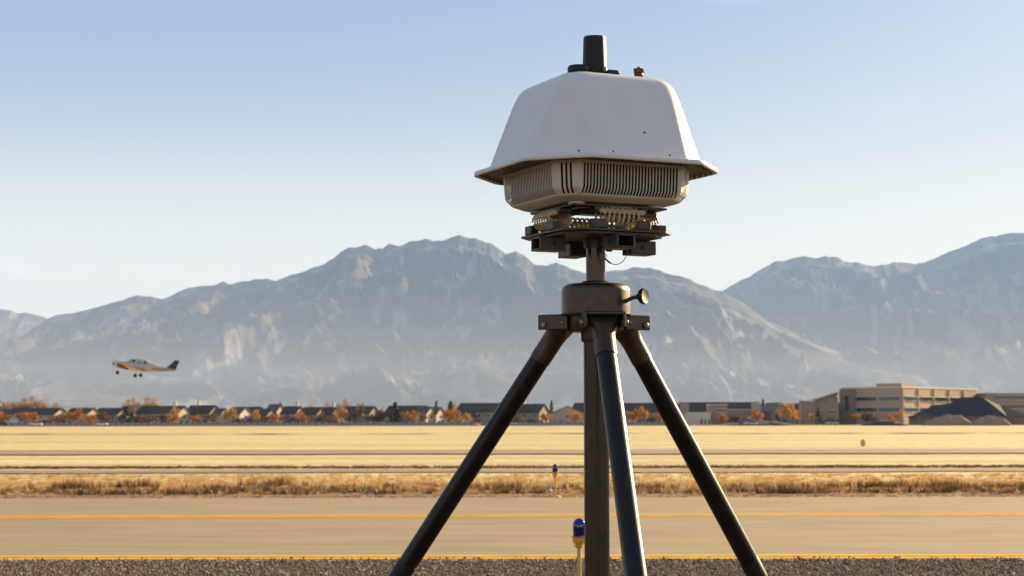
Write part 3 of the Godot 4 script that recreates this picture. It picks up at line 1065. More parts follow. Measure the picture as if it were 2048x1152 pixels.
# ------------------------------------------------------------------ aeroplane
func ell_ring(x: float, cy: float, ry: float, rz: float, n := 20, sq := 0.85) -> PackedVector3Array:
	var r := PackedVector3Array()
	for i in n:
		var a := TAU * i / n
		r.append(Vector3(x, cy + signf(sin(a)) * pow(absf(sin(a)), sq) * ry, signf(cos(a)) * pow(absf(cos(a)), sq) * rz))
	return r

func wing_ring(z: float, x0: float, chord: float, y: float, th: float) -> PackedVector3Array:
	var r := PackedVector3Array()
	for q in [[0.0, 0.0], [.06, .55], [.28, 1.0], [.6, .75], [1.0, .05], [.6, -.35], [.28, -.45], [.06, -.35]]:
		r.append(Vector3(x0 + q[0] * chord, y + q[1] * th * .5 * chord, z))
	return r

func build_plane() -> void:
	var d := 204.0
	var t := thing("aeroplane", Vector3(across(283.0, d), height_at(735.0, d), -d), "small low wing propeller aeroplane climbing with wheels down, dark tail", "aeroplane")
	t.rotation = Vector3(deg_to_rad(2.0), deg_to_rad(0.0), deg_to_rad(-8.0))
	var st := tool()
	# fuselage, nose to the left: rows of [x, centre height, half height, half width]
	var rows := [[-3.30, .02, .17, .17], [-3.18, .02, .33, .36], [-2.7, .02, .41, .48], [-2.1, .03, .46, .54], [-1.5, .05, .50, .57], [-.6, .06, .52, .58], [.4, .08, .48, .54], [1.4, .13, .38, .40], [2.4, .18, .28, .27], [3.2, .22, .20, .17], [3.75, .25, .13, .06]]
	var rings := []
	for r in rows:
		rings.append(ell_ring(r[0], r[1], r[2], r[3]))
	add_loft(st, rings)
	var body := part(t, "fuselage", done(st), M.paint_w)
	# cabin roof
	st = tool()
	rings = []
	for r in [[-1.72, .45, .06, .34], [-1.25, .62, .22, .42], [-.75, .74, .27, .45], [0.0, .76, .27, .45], [.8, .62, .22, .40], [1.7, .42, .12, .26]]:
		rings.append(ell_ring(r[0], r[1] - .1, r[2] + .1, r[3]))
	add_loft(st, rings)
	part(t, "cabin", done(st), M.paint_w)
	st = tool()
	for e in [-1.0, 1.0]:
		for w in [[-1.05, .42], [-.38, .40], [.28, .36]]:
			rings = []
			for q in [0.0, 1.0]:
				rings.append(PackedVector3Array([Vector3(w[0] - w[1] / 2, .56, e * (.44 + q * .03)), Vector3(w[0] + w[1] / 2, .56, e * (.44 + q * .03)), Vector3(w[0] + w[1] / 2 - .04, .86, e * (.37 + q * .03)), Vector3(w[0] - w[1] / 2 + .12, .86, e * (.37 + q * .03))]))
			add_loft(st, rings, true, true, false)
	part(t, "side_window", done(st), M.glass_d)
	st = tool()
	for e in [-1.0, 1.0]:
		add_loft(st, [PackedVector3Array([Vector3(-1.78, .50, e * .02), Vector3(-1.72, .48, e * .38), Vector3(-1.33, .80, e * .38), Vector3(-1.30, .86, e * .02)]), PackedVector3Array([Vector3(-1.80, .54, e * .02), Vector3(-1.75, .51, e * .40), Vector3(-1.35, .84, e * .40), Vector3(-1.32, .90, e * .02)])], true, true, false)
	part(t, "windscreen", done(st), M.glass_d)
	# paint: dark under the cowling, an orange sweep along the side, red lettering band, all thin panels on the skin
	for e in [-1.0, 1.0]:
		panel(body, "cowl_panel", M.paint_d, rows, e, [[-3.26, .55, -.97], [-2.8, .38, -.97], [-2.3, .08, -.97], [-1.9, -.35, -.97], [-1.5, -.70, -.97]])
		panel(body, "side_stripe", M.paint_o, rows, e, [[-2.55, .62, .16], [-2.3, .58, .02], [-1.9, .42, -.30], [-1.5, .20, -.60], [-.9, -.05, -.75], [-.2, -.28, -.80], [.4, -.45, -.85]])
		panel(body, "rear_band", M.paint_r, rows, e, [[1.2, .15, -.25], [1.9, .15, -.35], [2.6, .20, -.35], [2.9, .10, -.30]])
	st = tool()
	add_loft(st, [wing_ring(-4.9, -.75, 1.1, -.02, .13), wing_ring(-.45, -1.0, 1.62, -.36, .15)])
	part(t, "wing", done(st), M.paint_w)
	st = tool()
	add_loft(st, [wing_ring(4.9, -.75, 1.1, -.02, .13), wing_ring(.45, -1.0, 1.62, -.36, .15)])
	part(t, "wing", done(st), M.paint_w)
	st = tool()
	add_loft(st, [wing_ring(-1.9, 3.0, .70, .30, .10), wing_ring(1.9, 3.0, .70, .30, .10)])
	part(t, "tailplane", done(st), M.paint_d)
	st = tool()
	rings = []
	for q in [[.10, 2.05, 1.75, .06], [.42, 2.75, 1.12, .08], [.9, 3.2, .80, .07], [1.42, 3.62, .55, .05]]:
		var ring := PackedVector3Array()
		for v in wing_ring(0.0, q[1], q[2], 0.0, q[3] / q[2] * 1.6):
			ring.append(Vector3(v.x, q[0], v.y))
		rings.append(ring)
	add_loft(st, rings)
	part(t, "tail_fin", done(st), M.paint_d)
	st = tool()
	add_lathe(st, Vector3(-3.30, .02, 0), Basis(Vector3.UP, -PI / 2), [[[.17, 0.0], [.14, .14], [.07, .26], [0.0, .30]]], 16)
	part(t, "spinner", done(st), M.paint_d)
	st = tool()
	for e in [-1.0, 1.0]:
		add_loft(st, [PackedVector3Array([Vector3(-3.46, .0, -.05), Vector3(-3.42, .0, -.05), Vector3(-3.40, .0, .05), Vector3(-3.44, .0, .05)]), PackedVector3Array([Vector3(-3.44, e * .5 + .02, -.07), Vector3(-3.42, e * .5 + .02, -.07), Vector3(-3.40, e * .5 + .02, .07), Vector3(-3.42, e * .5 + .02, .07)]), PackedVector3Array([Vector3(-3.43, e * .9 + .02, -.04), Vector3(-3.42, e * .9 + .02, -.04), Vector3(-3.42, e * .9 + .02, .04), Vector3(-3.43, e * .9 + .02, .04)])], true, true, false)
	part(t, "propeller", done(st), M.paint_d)
	for g in [[-2.75, 0.0, -.35], [-.35, -1.5, -.30], [-.35, 1.5, -.30]]:
		var leg := Node3D.new()
		leg.name = "wheel"
		t.add_child(leg, true)
		st = tool()
		add_tube(st, Vector3(g[0], g[2], g[1]), Vector3(g[0] - .05, -.93, g[1]), .035, .03, 10)
		part(leg, "strut", done(st), M.paint_w)
		st = tool()
		add_lathe(st, Vector3(g[0] - .05, -.93, g[1] - .09), Basis(), [[[.0, 0.0], [.17, 0.0], [.22, .04], [.22, .14], [.17, .18], [0.0, .18]]], 20)
		part(leg, "tyre", done(st), M.tyre)

func panel(parent: Node, called: String, m: Material, rows: Array, e: float, pts: Array) -> void:
	# a thin sheet following the fuselage side between two heights given as shares of its half height
	var st := tool()
	st.set_smooth_group(1)
	var grid := []
	for k in pts.size():
		var p: Array = pts[k]
		var c: Array = rows[0]
		for i in rows.size() - 1:
			if p[0] >= rows[i][0] and p[0] <= rows[i + 1][0]:
				var u: float = (p[0] - rows[i][0]) / (rows[i + 1][0] - rows[i][0])
				c = [p[0], lerpf(rows[i][1], rows[i + 1][1], u), lerpf(rows[i][2], rows[i + 1][2], u), lerpf(rows[i][3], rows[i + 1][3], u)]
		var line := PackedVector3Array()
		for j in 5:
			var v: float = lerpf(p[1], p[2], j / 4.0)
			var a := asin(clampf(signf(v) * pow(absf(v), 1.0 / .85), -1, 1))
			line.append(Vector3(p[0], c[1] + v * c[2] * 1.012, e * (pow(cos(a), .85) * c[3] * 1.012 + .012)))
		grid.append(line)
	for k in pts.size() - 1:
		for j in 4:
			quad(st, grid[k][j], grid[k + 1][j], grid[k + 1][j + 1], grid[k][j + 1])
	part(parent, called, done(st), m)

# ------------------------------------------------------------------ town
func wall_mat(key: String, c: Color) -> StandardMaterial3D:
	if not M.has(key):
		M[key] = mat(c, 0.85, 0.0, M.wall_tex, 0.12)
	return M[key]

func town_mats() -> void:
	M.wall_tex = noise_tex(41, 0.02, 0.84, 1.08)
	wall_mat("cream", lin(.46, .385, .265))
	wall_mat("tan", lin(.30, .215, .15))
	wall_mat("brown", lin(.22, .155, .11))
	wall_mat("grey", lin(.26, .215, .185))
	wall_mat("white", lin(.52, .48, .42))
	wall_mat("peach", lin(.40, .29, .205))
	wall_mat("rust", lin(.30, .16, .10))
	var shingle := noise_tex(42, 0.05, 0.7, 1.2)
	M.roof_dark = mat(lin(.054, .036, .026), 0.9, 0.0, shingle, 0.3)
	M.roof_brown = mat(lin(.095, .070, .060), 0.9, 0.0, shingle, 0.3)
	M.roof_navy = mat(lin(.016, .015, .021), 0.85, 0.0, shingle, 0.3)
	M.roof_grey = mat(lin(.14, .13, .13), 0.9, 0.0, shingle, 0.3)
	M.trim = mat(lin(.55, .52, .47), 0.7)
	M.scrub = mat(lin(.05, .042, .032), 0.95, 0.0, M.wall_tex, 0.08)
	M.dirt = mat(lin(.30, .205, .125), 0.95, 0.0, noise_tex(43, 0.02, 0.7, 1.15), 0.08)
	M.vinyl = mat(lin(.24, .21, .19), 0.7, 0.0, M.wall_tex, 0.3)

func prism(st: SurfaceTool, L: float, W: float, h: float, hr: float) -> void:
	st.set_smooth_group(-1)
	for e in [-1.0, 1.0]:
		var x: float = e * L / 2
		quad(st, Vector3(x, 0, -W / 2), Vector3(x, h, -W / 2), Vector3(x, h, W / 2), Vector3(x, 0, W / 2))
		for v in [Vector3(x, h, -W / 2), Vector3(x, hr, 0), Vector3(x, h, W / 2)]:
			st.add_vertex(v)
		quad(st, Vector3(-L / 2, 0, e * W / 2), Vector3(L / 2, 0, e * W / 2), Vector3(L / 2, h, e * W / 2), Vector3(-L / 2, h, e * W / 2))

func roof_slabs(st: SurfaceTool, L: float, W: float, h: float, hr: float, over := 0.45, th := 0.22) -> void:
	var k := (hr - h) / (W / 2)
	for e in [-1.0, 1.0]:
		var zo: float = e * (W / 2 + over)
		var yo := h - over * k
		var rings := []
		for x in [-L / 2 - over, L / 2 + over]:
			rings.append(PackedVector3Array([Vector3(x, hr + .03, 0), Vector3(x, yo + .03, zo), Vector3(x, yo + .03 + th, zo), Vector3(x, hr + .03 + th, 0)]))
		add_loft(st, rings, true, true, false)

func window_at(parent: Node, at: Vector3, w: float, h: float, b: Basis) -> void:
	var st := tool()
	add_box(st, at, Vector3(w + .24, h + .24, .10), b)
	var f := part(parent, "window", done(st), M.trim)
	st = tool()
	add_box(st, at + b.z * .03, Vector3(w, h, .10), b)
	part(f, "pane", done(st), M.pane)

func house(gx: float, ridge: float, L: float, W: float, d: float, wall: String, roof: String, label: String, yaw := 27.0, chim := 0, wing := 0.0) -> Node3D:
	var hr := height_at(ridge, d)
	var h := hr * 0.60
	var out := Vector3(cos(deg_to_rad(yaw)), 0, sin(deg_to_rad(yaw)))
	var c := Vector3(across(gx, d), 0, -d) - out * L / 2
	var t := thing("house", Vector3(c.x, 0.15, c.z), label, "house", "houses along the far edge of the airfield")
	t.rotation.y = deg_to_rad(-yaw)
	var st := tool()
	prism(st, L, W, h, hr - .3)
	part(t, "wall", done(st), M[wall])
	st = tool()
	roof_slabs(st, L, W, h, hr - .3)
	var rf := part(t, "roof", done(st), M[roof])
	if chim > 0:
		st = tool()
		var cx := L * (0.28 if chim == 1 else -0.2)
		add_box(st, Vector3(cx, hr + .55, -.2), Vector3(1.0, 2.0, .9))
		add_box(st, Vector3(cx, hr + 1.62, -.2), Vector3(1.2, .14, 1.1))
		part(rf, "chimney", done(st), M.white)
	var n := int(L / 4.0)
	for i in n:
		var x := (i + 0.5) / n * L - L / 2
		window_at(t, Vector3(x, h * .72, W / 2 + .03), 1.1, 1.2, Basis())
		if i == n / 2:
			st = tool()
			add_box(st, Vector3(x, 1.05, W / 2 + .03), Vector3(1.1, 2.1, .12))
			part(t, "door", done(st), M.brown)
		else:
			window_at(t, Vector3(x, h * .28, W / 2 + .03), 1.2, 1.2, Basis())
	var gb := Basis(Vector3.UP, PI / 2)
	window_at(t, Vector3(L / 2 + .03, h * .72, 0), 1.2, 1.2, gb)
	if W > 6.5:
		window_at(t, Vector3(L / 2 + .03, h * .28, -W * .22), 1.2, 1.2, gb)
		window_at(t, Vector3(L / 2 + .03, h * .28, W * .22), 1.2, 1.2, gb)
	if wing > 0.0:
		# a lower gabled wing standing forward
		var b := Basis(Vector3.UP, -PI / 2)
		var holder := Transform3D(b, Vector3(-L * .18, 0, W / 2 + wing / 2 - .5))
		st = tool()
		prism(st, wing + 1.0, 5.5, h * .62, h * 1.05)
		part(t, "wing_wall", done(st), M[wall], holder)
		st = tool()
		roof_slabs(st, wing + 1.0, 5.5, h * .62, h * 1.05, .35)
		part(t, "wing_roof", done(st), M[roof], holder)
		st = tool()
		add_box(st, Vector3(-L * .18, 1.15, W / 2 + wing + .03), Vector3(3.6, 2.3, .1))
		part(t, "garage_door", done(st), M.trim)
	return t

func block(called: String, x0: float, x1: float, top: float, d: float, deep: float, wall: String, label: String, category: String, yaw := 0.0, group := "") -> Node3D:
	# a flat-roofed box standing with its front at distance d; its parts go in the local frame: x along the front, z towards the camera, front at z = 0
	var w := across(x1, d) - across(x0, d)
	var t := thing(called, Vector3(across((x0 + x1) / 2, d), 0.15, -d), label, category, group)
	t.rotation.y = deg_to_rad(-yaw)
	var h := height_at(top, d) - .15
	var st := tool()
	add_box(st, Vector3(0, h / 2, -deep / 2), Vector3(w, h, deep))
	part(t, "wall", done(st), M[wall])
	st = tool()
	add_box(st, Vector3(0, h + .12, -deep / 2), Vector3(w + .3, .3, deep + .3))
	part(t, "parapet", done(st), M.trim)
	return t

func window_band(t: Node, xa: float, xb: float, y: float, h: float, z := 0.0, n := 4, xf := Transform3D()) -> void:
	# a ribbon window: a shaded sun-shelf, a sill and separate panes
	var st := tool()
	add_box(st, Vector3((xa + xb) / 2, y + h / 2 + .15, z + .45), Vector3(xb - xa + .3, .22, 1.0))
	part(t, "sun_shelf", done(st), M.trim, xf)
	st = tool()
	add_box(st, Vector3((xa + xb) / 2, y - h / 2 - .12, z + .1), Vector3(xb - xa + .2, .2, .3))
	part(t, "sill", done(st), M.trim, xf)
	for i in n:
		var w := (xb - xa) / n
		st = tool()
		add_box(st, Vector3(xa + (i + .5) * w, y, z + .02), Vector3(w - .15, h, .12))
		part(t, "pane", done(st), M.pane, xf)

# crown of many leaf-sized faces in clumps round a branching trunk
var tree_meshes := {}
func tree_mesh(kind: String, v: int) -> Array:
	var key := kind + str(v)
	if tree_meshes.has(key):
		return tree_meshes[key]
	var r := RandomNumberGenerator.new()
	r.seed = hash(key)
	var conifer := kind == "conifer"
	var bare := kind == "bare"
	var pal: Array = {"orange": [Vector3(.52, .25, .008), Vector3(.42, .17, .006), Vector3(.56, .33, .012), Vector3(.14, .095, .012)], "yellow": [Vector3(.56, .34, .012), Vector3(.46, .27, .012), Vector3(.30, .24, .05), Vector3(.55, .38, .07)], "rust": [Vector3(.20, .10, .035), Vector3(.12, .06, .03), Vector3(.26, .12, .04), Vector3(.08, .055, .03)], "green": [Vector3(.10, .10, .03), Vector3(.16, .13, .035), Vector3(.07, .08, .03), Vector3(.24, .17, .04)], "conifer": [Vector3(.025, .042, .022), Vector3(.035, .05, .026), Vector3(.018, .032, .02), Vector3(.05, .055, .03)], "bare": [Vector3(.36, .26, .13), Vector3(.32, .22, .10), Vector3(.28, .20, .11), Vector3(.40, .29, .12)]}[kind]
	var clumps := []
	if conifer:
		for i in 26:
			var y := lerpf(.06, .97, i / 25.0)
			var a := r.randf() * TAU
			var rad := (1.0 - y) * .30 * r.randf_range(.5, 1.0)
			clumps.append([Vector3(cos(a) * rad, y, sin(a) * rad), .05 + (1.0 - y) * .13])
	else:
		for i in (20 if not bare else 26):
			var v3 := Vector3(r.randfn(), r.randfn(), r.randfn()).normalized() * pow(r.randf(), .4)
			clumps.append([Vector3(v3.x * .40, .56 + v3.y * (.33 if not bare else .30), v3.z * .40), r.randf_range(.08, .17)])
	var st := tool()
	st.set_smooth_group(-1)
	var n := 800 if not bare else 1500
	for i in n:
		var c: Array = clumps[r.randi() % clumps.size()]
		var p: Vector3 = c[0] + Vector3(r.randfn(), r.randfn() * .8, r.randfn()) * c[1] * .6
		if p.y < .05:
			continue
		var b := Basis.from_euler(Vector3(r.randf() * TAU, r.randf() * TAU, r.randf() * TAU))
		var s := r.randf_range(.028, .06) * (.8 if bare else 1.0)
		var lc: Vector3 = pal[r.randi() % 4] * r.randf_range(.75, 1.25)
		st.set_color(Color(lc.x, lc.y, lc.z))
		var hw := s * (.32 if bare else .62)
		quad(st, p + b * Vector3(-s, 0, 0), p + b * Vector3(0, hw, 0), p + b * Vector3(s, 0, 0), p + b * Vector3(0, -hw, 0))
	var crown := done(st)
	st = tool()
	add_tube(st, Vector3.ZERO, Vector3(0, .34 if not conifer else .9, 0), .028, .018 if not conifer else .004, 8)
	if not conifer:
		for i in 7:
			var a := TAU * i / 7.0 + r.randf()
			var e := Vector3(cos(a) * .26, r.randf_range(.55, .85), sin(a) * .26)
			add_tube(st, Vector3(0, .30, 0), e, .014, .004, 5)
	tree_meshes[key] = [crown, done(st)]
	return tree_meshes[key]

var tree_no := 0
var planted := []
func tree(px: float, _base: float, top: float, w: float, d: float, kind: String) -> void:
	planted.append([px, top, w, d, kind])

func plant_trees() -> void:
	# every tree is told apart by its colour, the building it stands by and, among its like there, its size
	var near := [[20.0, "the first brown roofed house"], [75.0, "the longest dark roof"], [122.0, "the first cream gable"], [187.0, "the second cream gable"], [252.0, "the tan house with dark roof"], [318.0, "the long roof with white chimney"], [368.0, "the small cream gable"], [425.0, "the tan house with white chimney"], [452.0, "the narrow cream house"], [490.0, "the bright white house"], [520.0, "the grey house by the white house"], [556.0, "the tall narrow house"], [602.0, "the cream house with white chimney"], [640.0, "the brick red house"], [676.0, "the small tan house"], [725.0, "the grey house with olive trees"], [795.0, "the long roof beside twin gables"], [845.0, "the taller twin cream gable"], [888.0, "the shorter twin cream gable"], [935.0, "the earth heap by the fence"], [1045.0, "the long roof behind tripod leg"], [1098.0, "the broad tan gable"], [1149.0, "the house by the tripod column"], [1275.0, "the long grey house"], [1318.0, "the end of the long grey house"], [1450.0, "the tan block with pale lintel"], [1515.0, "the narrow tan tower block"], [1570.0, "the grey gabled house"], [1630.0, "the tan block with rust panel"], [1662.0, "the slanted roof hall"], [1712.0, "the brown stair tower"], [1745.0, "the shaded office front"], [1790.0, "the near corner of the office building"]]
	var said := {"orange": "round orange autumn tree", "yellow": "golden yellow autumn tree", "rust": "low dark rusty tree", "green": "olive green leafy tree", "conifer": "dark pointed conifer", "bare": "tall tan half bare tree"}
	var called := {"orange": "autumn_tree", "yellow": "autumn_tree", "rust": "autumn_tree", "green": "leafy_tree", "conifer": "conifer_tree", "bare": "bare_tree"}
	var group := {"orange": "orange trees by the houses", "yellow": "yellow trees by the buildings", "rust": "rusty trees by the houses", "green": "green trees by the houses", "conifer": "conifers by the houses", "bare": "bare trees behind the roofs"}
	var by := {}
	for t in planted:
		var best := ""
		var far := 1e9
		for q in near:
			if absf(q[0] - t[0]) < far:
				far = absf(q[0] - t[0])
				best = q[1]
		var key: String = t[4] + "|" + best
		if not by.has(key):
			by[key] = []
		by[key].append(t)
	for key in by:
		var list: Array = by[key]
		list.sort_custom(func(a, b): return a[2] > b[2])
		var kind: String = list[0][4]
		var place: String = key.get_slice("|", 1)
		for i in list.size():
			var t: Array = list[i]
			var size := ""
			if list.size() == 2:
				size = ["wider ", "narrower "][i]
			elif list.size() == 3:
				size = ["widest ", "middle sized ", "narrowest "][i]
			elif list.size() == 4:
				size = ["widest ", "second widest ", "second narrowest ", "narrowest "][i]
			var label: String = size + said[kind] + (" rising behind " if kind == "bare" else " by ") + place
			var d: float = t[3]
			var o := thing(called[kind], Vector3(across(t[0], d), 0.1, -d), label, "tree", group[kind])
			o.rotation.y = rng.randf() * TAU
			var hgt := height_at(t[1], d) * (1.12 if kind != "conifer" else 1.0)
			tree_no += 1
			var ms := tree_mesh(kind, tree_no % 3)
			var sx: float = t[2] / F * d * 1.18 / (.88 if kind != "conifer" else .60)
			var sc := Transform3D(Basis.from_scale(Vector3(sx, hgt, sx)), Vector3.ZERO)
			part(o, "crown", ms[0], M.leaf, sc)
			part(o, "trunk", ms[1], M.bark, sc)

func build_town() -> void:
	town_mats()
	var d := 700.0
	# houses: gable position, ridge row, length, width, distance, wall, roof, label
	house(122, 815, 25, 9, d, "cream", "roof_dark", "long dark roofed house, sunlit cream gable between two orange trees", 27, 0, 4)
	house(187, 815, 11, 9, d, "cream", "roof_dark", "house whose cream gable rises behind the widest pair of orange trees", 27)
	house(246, 815, 12, 8, d + 4, "tan", "roof_dark", "tan dark roofed house just before the first dark conifer", 27, 0, 3)
	house(368, 811, 21, 8, d, "cream", "roof_dark", "long dark roofed house with small cream gable and white chimney", 27, 1)
	house(430, 810, 12, 8, d + 6, "tan", "roof_dark", "tan house, white chimney on dark roof, next to narrow cream house", 27, 2, 3)
	house(449, 816, 4, 6, d - 14, "cream", "roof_brown", "narrow cream house beside a golden yellow tree", 27)
	house(491, 813, 6, 8, d - 10, "white", "roof_brown", "bright white house between golden yellow tree and grey house", 27)
	house(521, 813, 6, 8, d, "grey", "roof_dark", "grey house with brown roof next to bright white house", 27)
	house(543, 817, 5, 7, d - 4, "grey", "roof_dark", "low dark roofed house behind an orange tree", 27)
	house(561, 808, 5, 7, d + 8, "cream", "roof_brown", "tall narrow house with dark roof and small sunlit gable", 27)
	house(600, 812, 7, 7, d, "cream", "roof_dark", "cream house with white chimney behind round orange tree", 27, 1)
	house(643, 814, 8, 8, d, "rust", "roof_dark", "brick red house with dark roof near the bare trees", 27)
	house(672, 814, 6, 7, d + 4, "tan", "roof_dark", "small tan house, white chimney, by bare tree", 27, 1)
	house(748, 812, 13, 8, d, "grey", "roof_dark", "grey dark roofed house behind olive green trees", 27, 0, 3)
	house(852, 811, 17, 8, d + 8, "tan", "roof_dark", "long dark roofed house between dark conifer and twin cream gables", 27)
	house(862, 813, 5, 8, d - 12, "cream", "roof_brown", "taller of the twin bright cream gabled houses", 27)
	house(881, 814, 3.5, 7, d - 8, "cream", "roof_brown", "shorter of the twin bright cream gabled houses", 27)
	house(1015, 806, 21, 9, d, "tan", "roof_dark", "long dark roofed house behind the splayed tripod leg", 27, 0, 4)
	house(1088, 808, 13, 9, d + 6, "grey", "roof_dark", "dark roofed grey house beside the broad tan gabled house", 27, 2)
	house(1135, 812, 13, 12.5, d - 12, "peach", "roof_brown", "broad tan house with its wide gable facing the airfield", 90)
	house(1200, 806, 11, 8, d + 12, "tan", "roof_dark", "dark roofed house partly hidden by tripod column", 27)
	house(1352, 806, 24, 9, d + 4, "grey", "roof_dark", "long grey house with dark roof behind orange and yellow trees", 27, 0, 3)
	house(1517, 805, 30, 10, d + 60, "grey", "roof_dark", "very long low dark roof behind the tan commercial blocks", 12)
	house(1562, 806, 9, 8, d, "grey", "roof_grey", "grey gabled house between tan tower block and yellow tree", 60)
	house(1612, 808, 8, 8, d + 40, "grey", "roof_dark", "dark roofed house behind golden tree and white chimney", 27, 1)
	house(28, 818, 12, 8, d + 30, "rust", "roof_brown", "brown roofed house partly hidden by first orange tree", 27)
	# commercial blocks
	var g := "low commercial blocks beside the airfield"
	block("commercial_block", 1361, 1378, 805, d, 8, "tan", "narrow tan tower block beside the white shed", "building", 0, g)
	var b := block("commercial_block", 1372, 1421, 827, d - 14, 8, "white", "long low white shed with dark doorways", "building", 0, g)
	var st: SurfaceTool
	for k in 3:
		st = tool()
		add_box(st, Vector3(1.2 + k * 1.5, 1.1, .04), Vector3(.7, 2.2, .1))
		part(b, "door", done(st), M.pane)
	b = block("commercial_block", 1418, 1455, 810, d - 6, 9, "tan", "tan block with pale lintel behind a small orange tree", "building", 0, g)
	window_band(b, -1.2, 2.4, 5.6, .8, 0.0, 3)
	block("commercial_block", 1455, 1502, 820, d, 9, "grey", "wide low grey block between two tan blocks", "building", 0, g)
	b = block("commercial_block", 1503, 1522, 808, d - 4, 8, "peach", "narrow tan tower block behind bright orange tree", "building", 8, g)
	window_at(b, Vector3(0, 5.4, .03), 1.4, 1.0, Basis())
	b = block("commercial_block", 1604, 1630, 803, d - 2, 8, "tan", "tan block with tall rust panel beside slanted roof hall", "building", 0, g)
	st = tool()
	add_box(st, Vector3(.4, 4.2, .05), Vector3(2.0, 3.2, .12))
	part(b, "panel", done(st), M.rust)
	# hall with a slanted roof
	var w := across(1675, d) - across(1624, d)
	var t := thing("hall", Vector3(across(1649.5, d), .15, -d), "tan hall with dark slanted roof rising towards large office building", "building")
	var ha := height_at(801, d)
	var hb := height_at(785.5, d)
	st = tool()
	var rings := []
	for z in [0.0, -10.0]:
		rings.append(PackedVector3Array([Vector3(-w / 2, 0, z), Vector3(w / 2, 0, z), Vector3(w / 2, hb - .8, z), Vector3(-w / 2, ha - .8, z)]))
	add_loft(st, rings, true, true, false)
	part(t, "wall", done(st), M.tan)
	st = tool()
	rings = []
	for z in [.8, -10.5]:
		rings.append(PackedVector3Array([Vector3(-w / 2 - .4, ha - 1.2, z), Vector3(w / 2 + .3, hb - 1.3, z), Vector3(w / 2 + .3, hb, z), Vector3(-w / 2 - .4, ha - .3, z)]))
	add_loft(st, rings, true, true, false)
	part(t, "roof", done(st), M.roof_grey)
	window_band(t, 1.0, 4.4, 5.0, 1.2, 0.0, 3)
	window_band(t, -4.4, -1.0, 5.0, 1.0, 0.0, 3)
	st = tool()
	add_box(st, Vector3(w / 2 + .25, hb / 2 - .4, -3.0), Vector3(.5, hb - .9, 5.0), Basis(Vector3.UP, -.35))
	part(t, "side_wall", done(st), M.cream)
	# large office building standing corner-on: its near corner shows at 1805, one front turned to the sun, one in shade
	d = 700.0
	var psi := deg_to_rad(52.0)
	t = thing("office_building", Vector3(across(1805, d), .15, -d), "large tan office building standing corner on, ribbon windows and sun shelves", "building")
	t.rotation.y = psi
	var h := height_at(776, d) - .15
	var la := 74.0
	var lb := 27.0
	st = tool()
	add_box(st, Vector3(la / 2, h / 2, -lb / 2), Vector3(la, h, lb))
	part(t, "wall", done(st), M.peach)
	st = tool()
	add_box(st, Vector3(la / 2, h + .2, -lb / 2), Vector3(la + .4, .5, lb + .4))
	part(t, "parapet", done(st), M.trim)
	st = tool()
	add_box(st, Vector3(6.0, h + .9, -6.0), Vector3(11.0, 1.6, 11.0))
	part(t, "penthouse", done(st), M.peach)
	st = tool()
	add_box(st, Vector3(-.6, h * .5 - .3, -lb + 3.2), Vector3(1.6, h - .4, 6.6))
	part(t, "stair_tower", done(st), M.brown)
	var left_face := Transform3D(Basis(Vector3.UP, -PI / 2), Vector3.ZERO)       # x runs along the shaded front towards the corner
	for k in 5:
		var xa := k * la / 5.0
		st = tool()
		add_box(st, Vector3(xa + (.5 if k == 0 else 0.0), h / 2 - .1, .2), Vector3(1.0, h - .2, .5))
		part(t, "pilaster", done(st), M.peach)
		for y in [h * .40, h * .70]:
			window_band(t, xa + 1.4, xa + la / 5.0 - 1.4, y, 1.5, 0.03, 4)
	for k in 2:
		for y in [h * .40, h * .70]:
			window_band(t, -20.2 + k * 10.0, -20.2 + k * 10.0 + 9.0, y, 1.6, 0.03, 4, left_face)
	st = tool()
	add_box(st, left_face * Vector3(-lb + 3.2, h * .58, 1.44), Vector3(.12, 6.0, 1.6))
	part(t, "stair_window", done(st), M.pane)
	st = tool()
	add_box(st, Vector3(-1.2, height_at(806, d) / 2, -lb - 3.0), Vector3(7.0, height_at(806, d), 6.4))
	part(t, "link_wing", done(st), M.brown)
	b = block("office_annex", 1972, 2090, 788, 745.0, 14, "tan", "grey tan annex with dark ribbon windows behind the navy hip roof", "building")
	window_band(b, -9.0, 10.0, 7.4, 1.6, 0.0, 7)
	window_band(b, -9.0, 10.0, 11.2, 1.6, 0.0, 7)
	# dark hip roof in front of it
	d = 640.0
	t = thing("pavilion", Vector3(across(1933, d), .15, -d), "wide building with steep navy hip roof before the office building", "building")
	w = across(2045, d) - across(1822, d)
	var e := height_at(833, d)
	st = tool()
	add_box(st, Vector3(0, e / 2, 0), Vector3(w - 2.0, e, 16))
	part(t, "wall", done(st), M.brown)
	var pr := [[1815, 836.0], [1845, 822.0], [1868, 811.0], [1898, 808.5], [1922, 795.5], [1966, 795.5], [2000, 812.0], [2048, 834.5]]
	st = tool()
	var f0 := PackedVector3Array()
	for q in pr:
		f0.append(Vector3(across(q[0], d) - t.position.x, height_at(q[1], d) - .15, 0))
	st.set_smooth_group(-1)
	for k in pr.size() - 1:
		for sz in [-1.0, 1.0]:
			var ez: float = sz * 9.0
			quad(st, f0[k], f0[k + 1], Vector3(f0[k + 1].x, e - .3, ez), Vector3(f0[k].x, e - .3, ez))
	var rf := part(t, "roof", done(st), M.roof_navy)
	st = tool()
	add_tube(st, Vector3(across(1951, d) - t.position.x, height_at(823, d), 3.4), Vector3(across(1951, d) - t.position.x, height_at(820, d) + .3, 4.4), .55, .55, 16)
	part(rf, "vent", done(st), M.white)
	for k in 6:
		st = tool()
		add_box(st, Vector3(-w * .36 + k * w * .14, e * .45, 8.04), Vector3(2.2, e * .6, .12))
		part(t, "opening", done(st), M.pane)
	# trees
	d = 676.0
